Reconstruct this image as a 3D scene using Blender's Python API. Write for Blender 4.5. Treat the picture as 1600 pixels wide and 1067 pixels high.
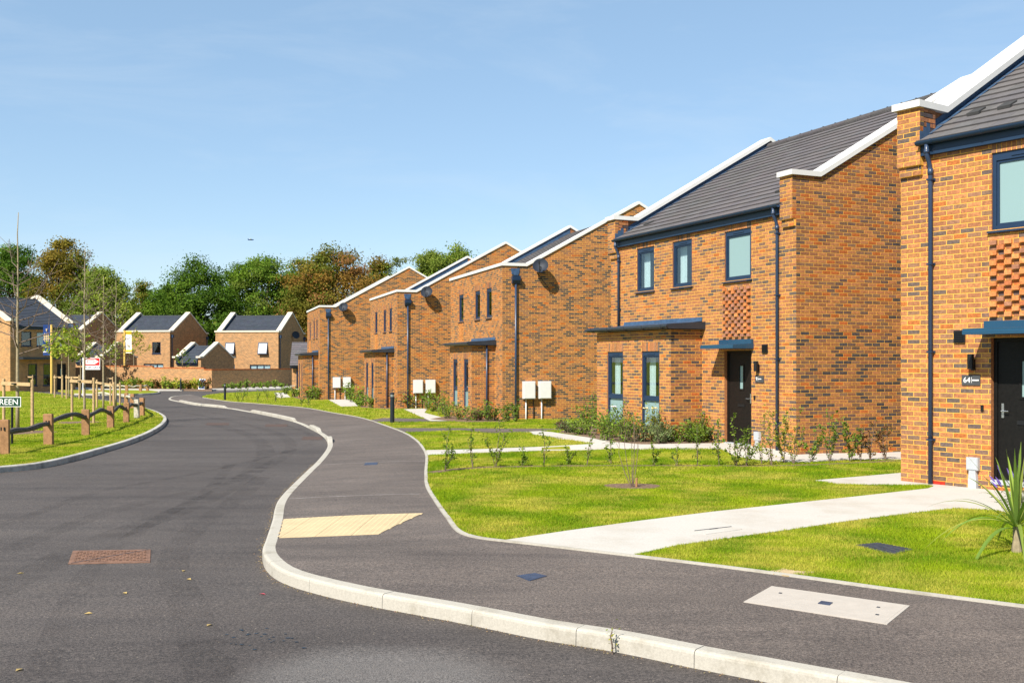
import bpy, bmesh, math, random
import numpy as np
from mathutils import Vector, Matrix
from mathutils.geometry import tessellate_polygon

for o in list(bpy.data.objects):
    bpy.data.objects.remove(o)
scene = bpy.context.scene
C = scene.collection
R = math.radians
random.seed(7)
rng = np.random.default_rng(7)

# ------------------------------------------------------------------ camera, sky, sun, exposure
EYE = 1.72            # eye height over the pavement at the photographer's feet
FPX, HORIZON = 1620.0, 565.0   # focal length and horizon in pixels of the 1600 px wide photograph
cam_data = bpy.data.cameras.new('camera')
cam_data.sensor_width = 36.0
cam_data.lens = 36.0 * FPX / 1600.0
cam_data.shift_y = (HORIZON - 533.5) / 1600.0
cam_data.clip_start = 0.1
cam_data.clip_end = 5000
cam = bpy.data.objects.new('camera', cam_data)
cam.location = (0, 0, EYE)
cam.rotation_euler = (R(90), 0, 0)
C.objects.link(cam)
scene.camera = cam

SUN_EL = R(44)
SUN_TO = Vector((-0.553, -0.833, 0)).normalized()      # horizontal direction towards the sun
sun_vec = Vector((SUN_TO.x * math.cos(SUN_EL), SUN_TO.y * math.cos(SUN_EL), math.sin(SUN_EL)))
sl = bpy.data.lights.new('sun', 'SUN')
sl.energy = 5.0
sl.angle = R(0.5)
sl.color = (1.0, 0.93, 0.82)
so = bpy.data.objects.new('sun', sl)
so.rotation_euler = sun_vec.to_track_quat('Z', 'Y').to_euler()
so.location = (-20, -30, 40)
C.objects.link(so)

world = bpy.data.worlds.new('World')
scene.world = world
world.use_nodes = True
wn, wl = world.node_tree.nodes, world.node_tree.links
wn.clear()
w_out = wn.new('ShaderNodeOutputWorld')
w_bg = wn.new('ShaderNodeBackground')
sky = wn.new('ShaderNodeTexSky')
sky.sky_type = 'NISHITA'
sky.sun_disc = False
sky.sun_elevation = SUN_EL
sky.sun_rotation = math.atan2(SUN_TO.x, SUN_TO.y)
sky.altitude = 50
sky.air_density = 1.0
sky.dust_density = 0.1
sky.ozone_density = 2.0
w_bg.inputs['Strength'].default_value = 0.085
# thin high cirrus: a little white mixed into the sky, stretched noise
tc = wn.new('ShaderNodeTexCoord')
mp = wn.new('ShaderNodeMapping')
mp.inputs['Scale'].default_value = (1.6, 1.6, 7.0)
mp.inputs['Rotation'].default_value = (0.25, 0.18, 0.4)
nz = wn.new('ShaderNodeTexNoise')
nz.inputs['Scale'].default_value = 2.3
nz.inputs['Detail'].default_value = 7
nz.inputs['Roughness'].default_value = 0.62
nz.inputs['Distortion'].default_value = 0.5
rp = wn.new('ShaderNodeValToRGB')
rp.color_ramp.elements[0].position = 0.46
rp.color_ramp.elements[0].color = (0, 0, 0, 1)
rp.color_ramp.elements[1].position = 0.85
rp.color_ramp.elements[1].color = (0.26, 0.26, 0.26, 1)
mx = wn.new('ShaderNodeMixRGB')
mx.inputs['Color2'].default_value = (5.4, 6.0, 6.5, 1)
wl.new(tc.outputs['Generated'], mp.inputs['Vector'])
wl.new(mp.outputs['Vector'], nz.inputs['Vector'])
wl.new(nz.outputs['Fac'], rp.inputs['Fac'])
wl.new(rp.outputs['Color'], mx.inputs['Fac'])
tn = wn.new('ShaderNodeMixRGB'); tn.blend_type = 'MULTIPLY'; tn.inputs['Fac'].default_value = 1.0
tn.inputs['Color2'].default_value = (0.98, 0.955, 0.96, 1)      # white balance of the photograph
wl.new(sky.outputs['Color'], tn.inputs['Color1'])
hz = wn.new('ShaderNodeMixRGB'); hz.inputs['Fac'].default_value = 0.38      # even thin high haze over the whole sky
hz.inputs['Color2'].default_value = (3.05, 4.85, 6.6, 1)
wl.new(tn.outputs['Color'], hz.inputs['Color1'])
wl.new(hz.outputs['Color'], mx.inputs['Color1'])
wl.new(mx.outputs['Color'], w_bg.inputs['Color'])
wl.new(w_bg.outputs['Background'], w_out.inputs['Surface'])

vs = scene.view_settings
vs.view_transform = 'Standard'
vs.look = 'None'
vs.gamma = 1.0
vs.use_curve_mapping = False
vs.exposure = 0.85
scene.cycles.max_bounces = 6
scene.cycles.diffuse_bounces = 3
scene.cycles.transparent_max_bounces = 12
scene.cycles.use_denoising = True
scene.cycles.blur_glossy = 0.5
scene.cycles.sample_clamp_indirect = 6

# ------------------------------------------------------------------ ground levels
ROAD = -0.115
RISE_A, RISE_B = (4.85, 23.75), (1.9, 27.3)      # the ground lifts a little along the front of number 9
def rise(x, y):
    ax, ay = RISE_A; bx, by = RISE_B
    t = ((x - ax) * (bx - ax) + (y - ay) * (by - ay)) / ((bx - ax) ** 2 + (by - ay) ** 2)
    t = np.clip(t, 0, 1)
    d = np.hypot(x - ax - (bx - ax) * t, y - ay - (by - ay) * t)
    k = np.clip((3.2 - d) / 1.7, 0, 1)
    return 0.11 * k * k * (3 - 2 * k)
def gz(y, x=None):
    z = -0.0107 * min(y, 54.0)
    if x is not None and 18 < y < 33 and -4 < x < 9:
        z += float(rise(x, y))
    return z
def S(px, py, off=0.0):
    """A surveyed ground point: photograph pixel -> point on the ground (+off)."""
    a = EYE - off
    k = py - HORIZON - FPX * 0.0107
    y = FPX * a / k if k > 0 else 1e9
    if y > 54:
        y = FPX * (a + 0.0107 * 54) / (py - HORIZON)
    x = (px - 800) * y / FPX
    for _ in range(25):
        if not 18 < y < 33: break
        y2 = FPX * (EYE - gz(y, x) - off) / (py - HORIZON)
        y = 0.5 * (y + y2)
        x = (px - 800) * y / FPX
    return Vector((x, y, gz(y, x) + off))
def at(px, y, z):
    return Vector(((px - 800) * y / FPX, y, z))
def zpx(py, y):
    return EYE + (HORIZON - py) * y / FPX

# ------------------------------------------------------------------ materials
MATS = {}
def nodemat(name, rough=0.6, spec=0.4):
    m = bpy.data.materials.new(name)
    m.use_nodes = True
    n, l = m.node_tree.nodes, m.node_tree.links
    b = n['Principled BSDF']
    b.inputs['Roughness'].default_value = rough
    b.inputs['Specular IOR Level'].default_value = spec
    MATS[name] = m
    return m, n, l, b
def noise(n, l, scale, detail=4, rough=0.6, obj=True, sc=None):
    t = n.new('ShaderNodeTexNoise')
    t.inputs['Scale'].default_value = scale
    t.inputs['Detail'].default_value = detail
    t.inputs['Roughness'].default_value = rough
    c = n.new('ShaderNodeTexCoord')
    if sc:
        m = n.new('ShaderNodeMapping')
        m.inputs['Scale'].default_value = sc
        l.new(c.outputs['Object'], m.inputs['Vector'])
        l.new(m.outputs['Vector'], t.inputs['Vector'])
    else:
        l.new(c.outputs['Object'], t.inputs['Vector'])
    return t
def ramp(n, l, fac, stops):
    r = n.new('ShaderNodeValToRGB')
    e = r.color_ramp.elements
    while len(e) < len(stops):
        e.new(0.5)
    for k, (p, c) in enumerate(stops):
        e[k].position = p
        e[k].color = (*c, 1) if len(c) == 3 else c
    l.new(fac, r.inputs['Fac'])
    return r
def mixc(n, l, fac, a, b, mode='MIX'):
    x = n.new('ShaderNodeMixRGB')
    x.blend_type = mode
    for s, v in (('Fac', fac), ('Color1', a), ('Color2', b)):
        if isinstance(v, (int, float)):
            x.inputs[s].default_value = v
        elif isinstance(v, tuple):
            x.inputs[s].default_value = (*v, 1)
        else:
            l.new(v, x.inputs[s])
    return x
def bump(n, l, b, h, strength=0.3, dist=0.01):
    x = n.new('ShaderNodeBump')
    x.inputs['Strength'].default_value = strength
    x.inputs['Distance'].default_value = dist
    l.new(h, x.inputs['Height'])
    l.new(x.outputs['Normal'], b.inputs['Normal'])
def simple(name, col, rough=0.6, spec=0.4, var=0.12, scale=6.0, bumps=0.0, metal=0.0):
    m, n, l, b = nodemat(name, rough, spec)
    t = noise(n, l, scale)
    lo = tuple(c * (1 - var) for c in col)
    hi = tuple(min(1, c * (1 + var)) for c in col)
    r = ramp(n, l, t.outputs['Fac'], [(0.3, lo), (0.7, hi)])
    l.new(r.outputs['Color'], b.inputs['Base Color'])
    b.inputs['Metallic'].default_value = metal
    if bumps:
        t2 = noise(n, l, scale * 8)
        bump(n, l, b, t2.outputs['Fac'], bumps, 0.01)
    return m
def tinted(name, rough=0.8, spec=0.2, var=0.25, scale=30, bumps=0.25, dist=0.004):
    """Base colour from the 'tint' attribute (one value for each brick, tile or leaf) times grain."""
    m, n, l, b = nodemat(name, rough, spec)
    a = n.new('ShaderNodeAttribute')
    a.attribute_name = 'tint'
    t = noise(n, l, scale, 5, 0.7)
    gp = n.new('ShaderNodeNewGeometry')
    l.new(gp.outputs['Position'], t.inputs['Vector'])
    r = ramp(n, l, t.outputs['Fac'], [(0.25, (1 - var,) * 3), (0.75, (1 + var * 0.6,) * 3)])
    x = mixc(n, l, 1.0, a.outputs['Color'], r.outputs['Color'], 'MULTIPLY')
    l.new(x.outputs['Color'], b.inputs['Base Color'])
    if bumps:
        bump(n, l, b, t.outputs['Fac'], bumps, dist)
    return m
tinted('brick', 0.9, 0.08, 0.5, 24, 0.4, 0.004)
tinted('tile', 0.85, 0.10, 0.18, 10, 0.15, 0.003)
# mortar
simple('mortar', (0.70, 0.385, 0.075), 0.95, 0.1, 0.15, 18, 0.3)
simple('coping', (0.60, 0.595, 0.575), 0.7, 0.3, 0.05, 1.5, 0.06)
simple('coping_far', (0.60, 0.54, 0.43), 0.8, 0.2, 0.08, 1.5)
simple('frame_metal', (0.013, 0.030, 0.066), 0.4, 0.35, 0.06)
simple('canopy_metal', (0.012, 0.055, 0.105), 0.3, 0.5, 0.05)
simple('gutter', (0.012, 0.030, 0.064), 0.4, 0.35, 0.08)
simple('bay_roof', (0.022, 0.027, 0.036), 0.4, 0.5, 0.15)
simple('lead', (0.035, 0.072, 0.135), 0.5, 0.4, 0.3, 8, 0.15)
simple('pipe', (0.024, 0.044, 0.088), 0.35, 0.5, 0.06)
simple('door_black', (0.006, 0.0055, 0.005), 0.5, 0.2, 0.3, 20, 0.1)
simple('door_brown', (0.010, 0.0075, 0.006), 0.5, 0.2, 0.3, 20, 0.1)
simple('black_plastic', (0.008, 0.008, 0.009), 0.4, 0.4, 0.1)
simple('plate_grey', (0.055, 0.058, 0.062), 0.5, 0.4, 0.1)
simple('white_plastic', (0.62, 0.62, 0.61), 0.4, 0.4, 0.03)
simple('pale_grey', (0.38, 0.40, 0.42), 0.45, 0.4, 0.06)
simple('steel', (0.55, 0.55, 0.55), 0.25, 0.5, 0.05, 6, 0, 0.9)
simple('interior', (0.10, 0.095, 0.09), 0.9, 0.1, 0.1)
simple('curtain', (0.82, 0.83, 0.82), 0.8, 0.1, 0.04)
simple('blind', (0.72, 0.74, 0.78), 0.8, 0.1, 0.04)
simple('dish', (0.016, 0.022, 0.034), 0.6, 0.3, 0.1)
simple('timber_new', (0.29, 0.155, 0.075), 0.8, 0.2, 0.25, 14, 0.2)
simple('timber_stake', (0.42, 0.29, 0.155), 0.85, 0.15, 0.2, 14, 0.2)
simple('timber_rail', (0.085, 0.078, 0.074), 0.85, 0.2, 0.4, 14, 0.4)
simple('timber_pale', (0.42, 0.38, 0.31), 0.85, 0.2, 0.2, 14, 0.2)
simple('timber_fence', (0.27, 0.15, 0.075), 0.85, 0.2, 0.2, 9, 0.2)
simple('bark', (0.16, 0.125, 0.085), 0.9, 0.15, 0.3, 20, 0.4)
simple('bark_young', (0.27, 0.22, 0.14), 0.85, 0.15, 0.25, 20, 0.2)
simple('twig', (0.15, 0.11, 0.085), 0.85, 0.15, 0.2, 20)
simple('pole_yellow', (0.62, 0.42, 0.10), 0.6, 0.3, 0.08)
simple('sign_white', (0.80, 0.80, 0.80), 0.5, 0.3, 0.03)
simple('sign_green', (0.006, 0.045, 0.022), 0.4, 0.4, 0.05)
simple('sign_red', (0.62, 0.012, 0.016), 0.5, 0.3, 0.05)
simple('sign_navy', (0.012, 0.02, 0.09), 0.5, 0.3, 0.05)
simple('banner_blue', (0.008, 0.035, 0.16), 0.65, 0.2, 0.12)
simple('banner_yellow', (0.72, 0.46, 0.03), 0.65, 0.2, 0.08)
simple('banner_gold', (0.55, 0.42, 0.22), 0.6, 0.2, 0.05)
simple('board_blue', (0.010, 0.05, 0.22), 0.5, 0.3, 0.1)
simple('bollard', (0.010, 0.014, 0.020), 0.35, 0.5, 0.1)
simple('cover_blue', (0.035, 0.048, 0.085), 0.55, 0.4, 0.3, 12, 0.3)
simple('grate', (0.035, 0.042, 0.055), 0.6, 0.4, 0.3, 25, 0.3)
simple('cover_concrete', (0.40, 0.36, 0.315), 0.85, 0.2, 0.06, 8, 0.25)
simple('soil', (0.17, 0.115, 0.08), 0.95, 0.1, 0.5, 25, 0.8)
simple('earth', (0.42, 0.32, 0.19), 0.95, 0.1, 0.25, 12, 0.6)
simple('tactile', (0.46, 0.36, 0.215), 0.8, 0.2, 0.08, 4, 0.15)
simple('petal', (0.80, 0.68, 0.36), 0.6, 0.2, 0.1)
simple('petal_white', (0.80, 0.78, 0.70), 0.6, 0.2, 0.1)
simple('lavender', (0.11, 0.065, 0.27), 0.7, 0.2, 0.3)

def make_asphalt(name, base, light, pale_patch=None, streak=(1, 0.22, 1)):
    m, n, l, b = nodemat(name, 0.82, 0.3)
    big = noise(n, l, 0.30, 6, 0.65)
    mid = noise(n, l, 1.5, 6, 0.7, sc=streak)
    fine = noise(n, l, 46, 3, 0.75)
    grit = noise(n, l, 125, 2, 0.6)
    c = n.new('ShaderNodeTexCoord')
    r1 = ramp(n, l, big.outputs['Fac'], [(0.32, base), (0.68, light)])
    r2 = ramp(n, l, mid.outputs['Fac'], [(0.30, (0.76, 0.76, 0.77)), (0.5, (1.0,) * 3), (0.72, (1.20, 1.18, 1.15))])
    col = mixc(n, l, 1, r1.outputs['Color'], r2.outputs['Color'], 'MULTIPLY')
    for t_, lo, hi in ((fine, 0.62, 1.42), (grit, 0.55, 1.5)):
        r3 = ramp(n, l, t_.outputs['Fac'], [(0.37, (lo,) * 3), (0.63, (hi, hi * 0.98, hi * 0.95))])
        col = mixc(n, l, 1, col.outputs['Color'], r3.outputs['Color'], 'MULTIPLY')
    spk = n.new('ShaderNodeTexVoronoi'); spk.inputs['Scale'].default_value = 38
    l.new(c.outputs['Object'], spk.inputs['Vector'])
    sx = n.new('ShaderNodeSeparateXYZ'); l.new(spk.outputs['Color'], sx.inputs[0])
    r4 = ramp(n, l, sx.outputs['X'], [(0.955, (0, 0, 0)), (0.965, (1, 1, 1))])
    r5 = ramp(n, l, spk.outputs['Distance'], [(0.12, (1, 1, 1)), (0.22, (0, 0, 0))])
    mk = mixc(n, l, 1, r4.outputs['Color'], r5.outputs['Color'], 'MULTIPLY')
    col = mixc(n, l, mk.outputs['Color'], col.outputs['Color'], (0.30, 0.25, 0.19))
    for (x, y, rad, amt) in (pale_patch or ()):  # local lighter patches, fading outwards and broken up by noise
        v = n.new('ShaderNodeVectorMath'); v.operation = 'DISTANCE'; v.inputs[1].default_value = (x, y, gz(y) + ROAD)
        l.new(c.outputs['Object'], v.inputs[0])
        dv = n.new('ShaderNodeMath'); dv.operation = 'DIVIDE'; dv.inputs[1].default_value = rad; l.new(v.outputs['Value'], dv.inputs[0])
        ad = n.new('ShaderNodeMath'); ad.operation = 'MULTIPLY_ADD'; ad.inputs[1].default_value = -1.3; l.new(big.outputs['Fac'], ad.inputs[0]); l.new(dv.outputs[0], ad.inputs[2])
        rr = ramp(n, l, ad.outputs[0], [(0.0, (amt,) * 3), (0.55, (0, 0, 0))])
        g2 = mixc(n, l, 1, rr.outputs['Color'], ramp(n, l, grit.outputs['Fac'], [(0.4, (0.2,) * 3), (0.6, (1,) * 3)]).outputs['Color'], 'MULTIPLY')
        col = mixc(n, l, g2.outputs['Color'], col.outputs['Color'], (0.22, 0.21, 0.20))
    l.new(col.outputs['Color'], b.inputs['Base Color'])
    bump(n, l, b, fine.outputs['Fac'], 0.6, 0.008)
    return m
make_asphalt('asphalt_road', (0.055, 0.0475, 0.045), (0.077, 0.068, 0.065), streak=(0.22, 1.1, 1), pale_patch=[(-0.85, 6.2, 0.75, 0.5)])
make_asphalt('asphalt_path', (0.084, 0.071, 0.065), (0.120, 0.102, 0.093), streak=(0.5, 1.6, 1))
simple('asphalt_seam', (0.22, 0.20, 0.185), 0.9, 0.2, 0.3, 30, 0.3)

def make_concrete(name, col, dirt, sc=1.2, amt=0.6):
    m, n, l, b = nodemat(name, 0.85, 0.2)
    big = noise(n, l, sc, 6, 0.65)
    fine = noise(n, l, 60, 3, 0.6)
    r1 = ramp(n, l, big.outputs['Fac'], [(0.32, dirt), (0.32 + 0.3 * amt, col), (0.9, tuple(min(1, c * 1.05) for c in col))])
    r3 = ramp(n, l, fine.outputs['Fac'], [(0.3, (0.88,) * 3), (0.7, (1.08,) * 3)])
    x = mixc(n, l, 1, r1.outputs['Color'], r3.outputs['Color'], 'MULTIPLY')
    l.new(x.outputs['Color'], b.inputs['Base Color'])
    bump(n, l, b, fine.outputs['Fac'], 0.25, 0.004)
    return m
make_concrete('path_concrete', (0.46, 0.435, 0.395), (0.41, 0.375, 0.325))
make_concrete('kerb_concrete', (0.385, 0.36, 0.31), (0.27, 0.245, 0.195), 2.4)
make_concrete('kerb_dark', (0.42, 0.40, 0.36), (0.22, 0.21, 0.19), 2.0)

# lawn soil/thatch below the blades
m, n, l, b = nodemat('lawn', 0.95, 0.1)
t1 = noise(n, l, 0.5, 5, 0.6); t2 = noise(n, l, 9, 5, 0.7)
r1 = ramp(n, l, t1.outputs['Fac'], [(0.30, (0.29, 0.25, 0.04)), (0.5, (0.21, 0.235, 0.016)), (0.72, (0.14, 0.20, 0.010))])
r2 = ramp(n, l, t2.outputs['Fac'], [(0.3, (0.72, 0.74, 0.7)), (0.7, (1.25, 1.2, 1.1))])
x = mixc(n, l, 1, r1.outputs['Color'], r2.outputs['Color'], 'MULTIPLY')
l.new(x.outputs['Color'], b.inputs['Base Color'])
bump(n, l, b, t2.outputs['Fac'], 0.6, 0.03)

def leafmat(name, rough=0.55, transl=0.35):
    m, n, l, b = nodemat(name, rough, 0.10)
    a = n.new('ShaderNodeAttribute')
    a.attribute_name = 'tint'
    l.new(a.outputs['Color'], b.inputs['Base Color'])
    tr = n.new('ShaderNodeBsdfTranslucent')
    g = mixc(n, l, 1.0, a.outputs['Color'], (1.15, 1.25, 0.7), 'MULTIPLY')
    l.new(g.outputs['Color'], tr.inputs['Color'])
    ms = n.new('ShaderNodeMixShader')
    ms.inputs['Fac'].default_value = transl
    l.new(b.outputs['BSDF'], ms.inputs[1])
    l.new(tr.outputs['BSDF'], ms.inputs[2])
    l.new(ms.outputs['Shader'], n['Material Output'].inputs['Surface'])
    return m
leafmat('leaf', 0.75)
leafmat('blade', 0.75, 0.3)

# window glass: reflects at grazing, else lets the room show
m, n, l, b = nodemat('glass')
fr = n.new('ShaderNodeFresnel'); fr.inputs['IOR'].default_value = 1.52
ad = n.new('ShaderNodeMath'); ad.operation = 'MULTIPLY_ADD'; ad.inputs[1].default_value = 1.1; ad.inputs[2].default_value = 0.02
gl = n.new('ShaderNodeBsdfGlossy'); gl.inputs['Roughness'].default_value = 0.01; gl.inputs['Color'].default_value = (0.9, 0.96, 1, 1)
tp = n.new('ShaderNodeBsdfTransparent'); tp.inputs['Color'].default_value = (0.80, 0.87, 0.88, 1)
ms = n.new('ShaderNodeMixShader')
gm = n.new('ShaderNodeNewGeometry'); im = n.new('ShaderNodeMapRange'); im.inputs['To Min'].default_value = 1.52; im.inputs['To Max'].default_value = 1 / 1.52
l.new(gm.outputs['Backfacing'], im.inputs['Value']); l.new(im.outputs['Result'], fr.inputs['IOR'])
l.new(fr.outputs['Fac'], ad.inputs[0]); l.new(ad.outputs[0], ms.inputs['Fac'])
l.new(tp.outputs['BSDF'], ms.inputs[1]); l.new(gl.outputs['BSDF'], ms.inputs[2])
l.new(ms.outputs['Shader'], n['Material Output'].inputs['Surface'])
m, n, l, b = nodemat('frosted', 0.12, 0.5)
b.inputs['Base Color'].default_value = (0.215, 0.32, 0.325, 1)

# far brickwork: courses too small to pick apart at that distance
def far_brick(name, a, b_, mort):
    m, n, l, b = nodemat(name, 0.9, 0.12)
    c = n.new('ShaderNodeTexCoord')
    sep = n.new('ShaderNodeSeparateXYZ')
    l.new(c.outputs['Object'], sep.inputs[0])
    ad = n.new('ShaderNodeMath'); ad.operation = 'ADD'
    l.new(sep.outputs['X'], ad.inputs[0]); l.new(sep.outputs['Y'], ad.inputs[1])
    cmb = n.new('ShaderNodeCombineXYZ')
    l.new(ad.outputs[0], cmb.inputs['X']); l.new(sep.outputs['Z'], cmb.inputs['Y'])
    br = n.new('ShaderNodeTexBrick')
    br.inputs['Scale'].default_value = 1.0
    br.inputs['Brick Width'].default_value = 0.225
    br.inputs['Row Height'].default_value = 0.075
    br.inputs['Mortar Size'].default_value = 0.010
    br.inputs['Bias'].default_value = -0.1
    br.inputs['Color1'].default_value = (*a, 1); br.inputs['Color2'].default_value = (*b_, 1); br.inputs['Mortar'].default_value = (*mort, 1)
    l.new(cmb.outputs[0], br.inputs['Vector'])
    t = noise(n, l, 3, 5, 0.7)
    r = ramp(n, l, t.outputs['Fac'], [(0.3, (0.8,) * 3), (0.7, (1.15,) * 3)])
    x = mixc(n, l, 1, br.outputs['Color'], r.outputs['Color'], 'MULTIPLY')
    l.new(x.outputs['Color'], b.inputs['Base Color'])
    return m
far_brick('brick_far', (0.40, 0.195, 0.092), (0.15, 0.095, 0.065), (0.56, 0.36, 0.16))
simple('rust_dark', (0.085, 0.058, 0.048), 0.85, 0.2, 0.3, 12)
simple('brick_red_cap', (0.42, 0.14, 0.055), 0.85, 0.15, 0.2, 12)

# ------------------------------------------------------------------ mesh helpers
class MB:
    def __init__(s):
        s.v, s.f, s.t = [], [], []
        s.mi = []
    def face(s, pts, tint=None, mi=0):
        k = len(s.v)
        s.v += [tuple(p) for p in pts]
        s.f.append(tuple(range(k, k + len(pts))))
        s.t.append(tint); s.mi.append(mi)
    def poly(s, verts, faces, tint=None, mi=0):
        k = len(s.v)
        s.v += [tuple(p) for p in verts]
        for f in faces:
            s.f.append(tuple(i + k for i in f))
            s.t.append(tint); s.mi.append(mi)
    def box(s, x0, x1, y0, y1, z0, z1, tint=None, mi=0):
        s.poly([(x0, y0, z0), (x1, y0, z0), (x1, y1, z0), (x0, y1, z0), (x0, y0, z1), (x1, y0, z1), (x1, y1, z1), (x0, y1, z1)],
               [(0, 3, 2, 1), (4, 5, 6, 7), (0, 1, 5, 4), (1, 2, 6, 5), (2, 3, 7, 6), (3, 0, 4, 7)], tint, mi)
    def obox(s, c, ax, ay, az, tint=None, mi=0):
        """box from a centre and three half-axis vectors"""
        c, ax, ay, az = Vector(c), Vector(ax), Vector(ay), Vector(az)
        p = [c - ax - ay - az, c + ax - ay - az, c + ax + ay - az, c - ax + ay - az,
             c - ax - ay + az, c + ax - ay + az, c + ax + ay + az, c - ax + ay + az]
        s.poly(p, [(0, 3, 2, 1), (4, 5, 6, 7), (0, 1, 5, 4), (1, 2, 6, 5), (2, 3, 7, 6), (3, 0, 4, 7)], tint, mi)
    def prism(s, prof, axis, a, b, tint=None, mi=0):
        """closed profile in the two other axes, extruded along axis from a to b"""
        def P(q, w):
            if axis == 'x': return (w, q[0], q[1])
            if axis == 'y': return (q[0], w, q[1])
            return (q[0], q[1], w)
        n_ = len(prof)
        v = [P(q, a) for q in prof] + [P(q, b) for q in prof]
        f = [tuple(range(n_ - 1, -1, -1)), tuple(range(n_, 2 * n_))]
        f += [(i, (i + 1) % n_, (i + 1) % n_ + n_, i + n_) for i in range(n_)]
        s.poly(v, f, tint, mi)
    def tube(s, path, rad, n_=8, tint=None, mi=0, cap=True, squash=None):
        path = [Vector(p) for p in path]
        if not isinstance(rad, (list, tuple)):
            rad = [rad] * len(path)
        k = len(s.v)
        ref = None
        for i, p in enumerate(path):
            d = (path[min(i + 1, len(path) - 1)] - path[max(i - 1, 0)])
            if d.length < 1e-9: d = Vector((0, 0, 1))
            d.normalize()
            if ref is None:
                ref = Vector((0, 0, 1)) if abs(d.z) < 0.9 else Vector((1, 0, 0))
            a = d.cross(ref)
            if a.length < 1e-6: a = d.orthogonal()
            a.normalize()
            b = a.cross(d).normalized()
            ref = b
            for j in range(n_):
                w = 2 * math.pi * j / n_
                q = p + (a * math.cos(w) + b * math.sin(w) * (squash or 1)) * rad[i]
                s.v.append(tuple(q))
        for i in range(len(path) - 1):
            for j in range(n_):
                s.f.append((k + i * n_ + j, k + i * n_ + (j + 1) % n_, k + (i + 1) * n_ + (j + 1) % n_, k + (i + 1) * n_ + j))
                s.t.append(tint); s.mi.append(mi)
        if cap:
            s.f.append(tuple(k + j for j in range(n_ - 1, -1, -1))); s.t.append(tint); s.mi.append(mi)
            e = k + (len(path) - 1) * n_
            s.f.append(tuple(e + j for j in range(n_))); s.t.append(tint); s.mi.append(mi)
    def mesh(s, name, mats, smooth=False):
        me = bpy.data.meshes.new(name)
        me.from_pydata(s.v, [], s.f)
        if not isinstance(mats, (list, tuple)): mats = [mats]
        for m_ in mats: me.materials.append(MATS[m_])
        if len(mats) > 1: me.polygons.foreach_set('material_index', s.mi)
        if any(t is not None for t in s.t):
            at_ = me.attributes.new('tint', 'FLOAT_COLOR', 'FACE')
            at_.data.foreach_set('color', np.array([(*(t or (0.5, 0.5, 0.5)), 1.0) for t in s.t], dtype=np.float32).ravel())
        if smooth: me.polygons.foreach_set('use_smooth', [True] * len(me.polygons))
        me.update()
        return me
    def build(s, name, mats, parent=None, smooth=False):
        return link(name, s.mesh(name, mats, smooth), parent)
def link(name, data, parent=None):
    o = bpy.data.objects.new(name, data)
    C.objects.link(o)
    if parent is not None: o.parent = parent
    return o
def empty(name, loc=(0, 0, 0), rz=0.0):
    o = bpy.data.objects.new(name, None)
    o.location = loc
    o.rotation_euler = (0, 0, rz)
    o.empty_display_size = 0.2
    C.objects.link(o)
    return o
def tag(o, label, cat, group=None):
    o['label'] = label; o['category'] = cat
    if group: o['group'] = group
    return o
def structure(o, kind='structure'):
    o['kind'] = kind
    return o
def np_mesh(name, verts, faces, tint, mat, parent=None):
    """fast mesh: verts (N,3), faces (M,k), tint (M,3) or None"""
    me = bpy.data.meshes.new(name)
    k = faces.shape[1]
    me.vertices.add(len(verts)); me.vertices.foreach_set('co', verts.astype(np.float32).ravel())
    me.loops.add(faces.size); me.loops.foreach_set('vertex_index', faces.astype(np.int32).ravel())
    me.polygons.add(len(faces))
    me.polygons.foreach_set('loop_start', np.arange(0, faces.size, k, dtype=np.int32))
    try: me.polygons.foreach_set('loop_total', np.full(len(faces), k, dtype=np.int32))
    except Exception: pass
    me.materials.append(MATS[mat])
    me.update(calc_edges=True)
    if tint is not None:
        at_ = me.attributes.new('tint', 'FLOAT_COLOR', 'FACE')
        at_.data.foreach_set('color', np.concatenate([tint, np.ones((len(tint), 1))], 1).astype(np.float32).ravel())
    return link(name, me, parent)
def ordinal(k):
    w = ['first', 'second', 'third', 'fourth', 'fifth', 'sixth', 'seventh', 'eighth', 'ninth', 'tenth', 'eleventh', 'twelfth', 'thirteenth',
         'fourteenth', 'fifteenth', 'sixteenth', 'seventeenth', 'eighteenth', 'nineteenth', 'twentieth', 'twenty-first', 'twenty-second',
         'twenty-third', 'twenty-fourth', 'twenty-fifth', 'twenty-sixth', 'twenty-seventh', 'twenty-eighth']
    return w[k]
def vary(c, a=0.15):
    k = 1 + random.uniform(-a, a)
    return tuple(max(0.0, min(1.0, x * k * (1 + random.uniform(-a * 0.3, a * 0.3)))) for x in c)

m, n, l, b = nodemat('tyre_film', 0.8, 0.2)
b.inputs['Base Color'].default_value = (0.022, 0.020, 0.020, 1)
t_ = noise(n, l, 2.2, 5, 0.65)
r_ = ramp(n, l, t_.outputs['Fac'], [(0.36, (0.0,) * 3), (0.80, (0.20,) * 3)])
tp = n.new('ShaderNodeBsdfTransparent'); ms = n.new('ShaderNodeMixShader')
l.new(r_.outputs['Color'], ms.inputs['Fac']); l.new(tp.outputs['BSDF'], ms.inputs[1]); l.new(b.outputs['BSDF'], ms.inputs[2])
l.new(ms.outputs['Shader'], n['Material Output'].inputs['Surface'])

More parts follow.
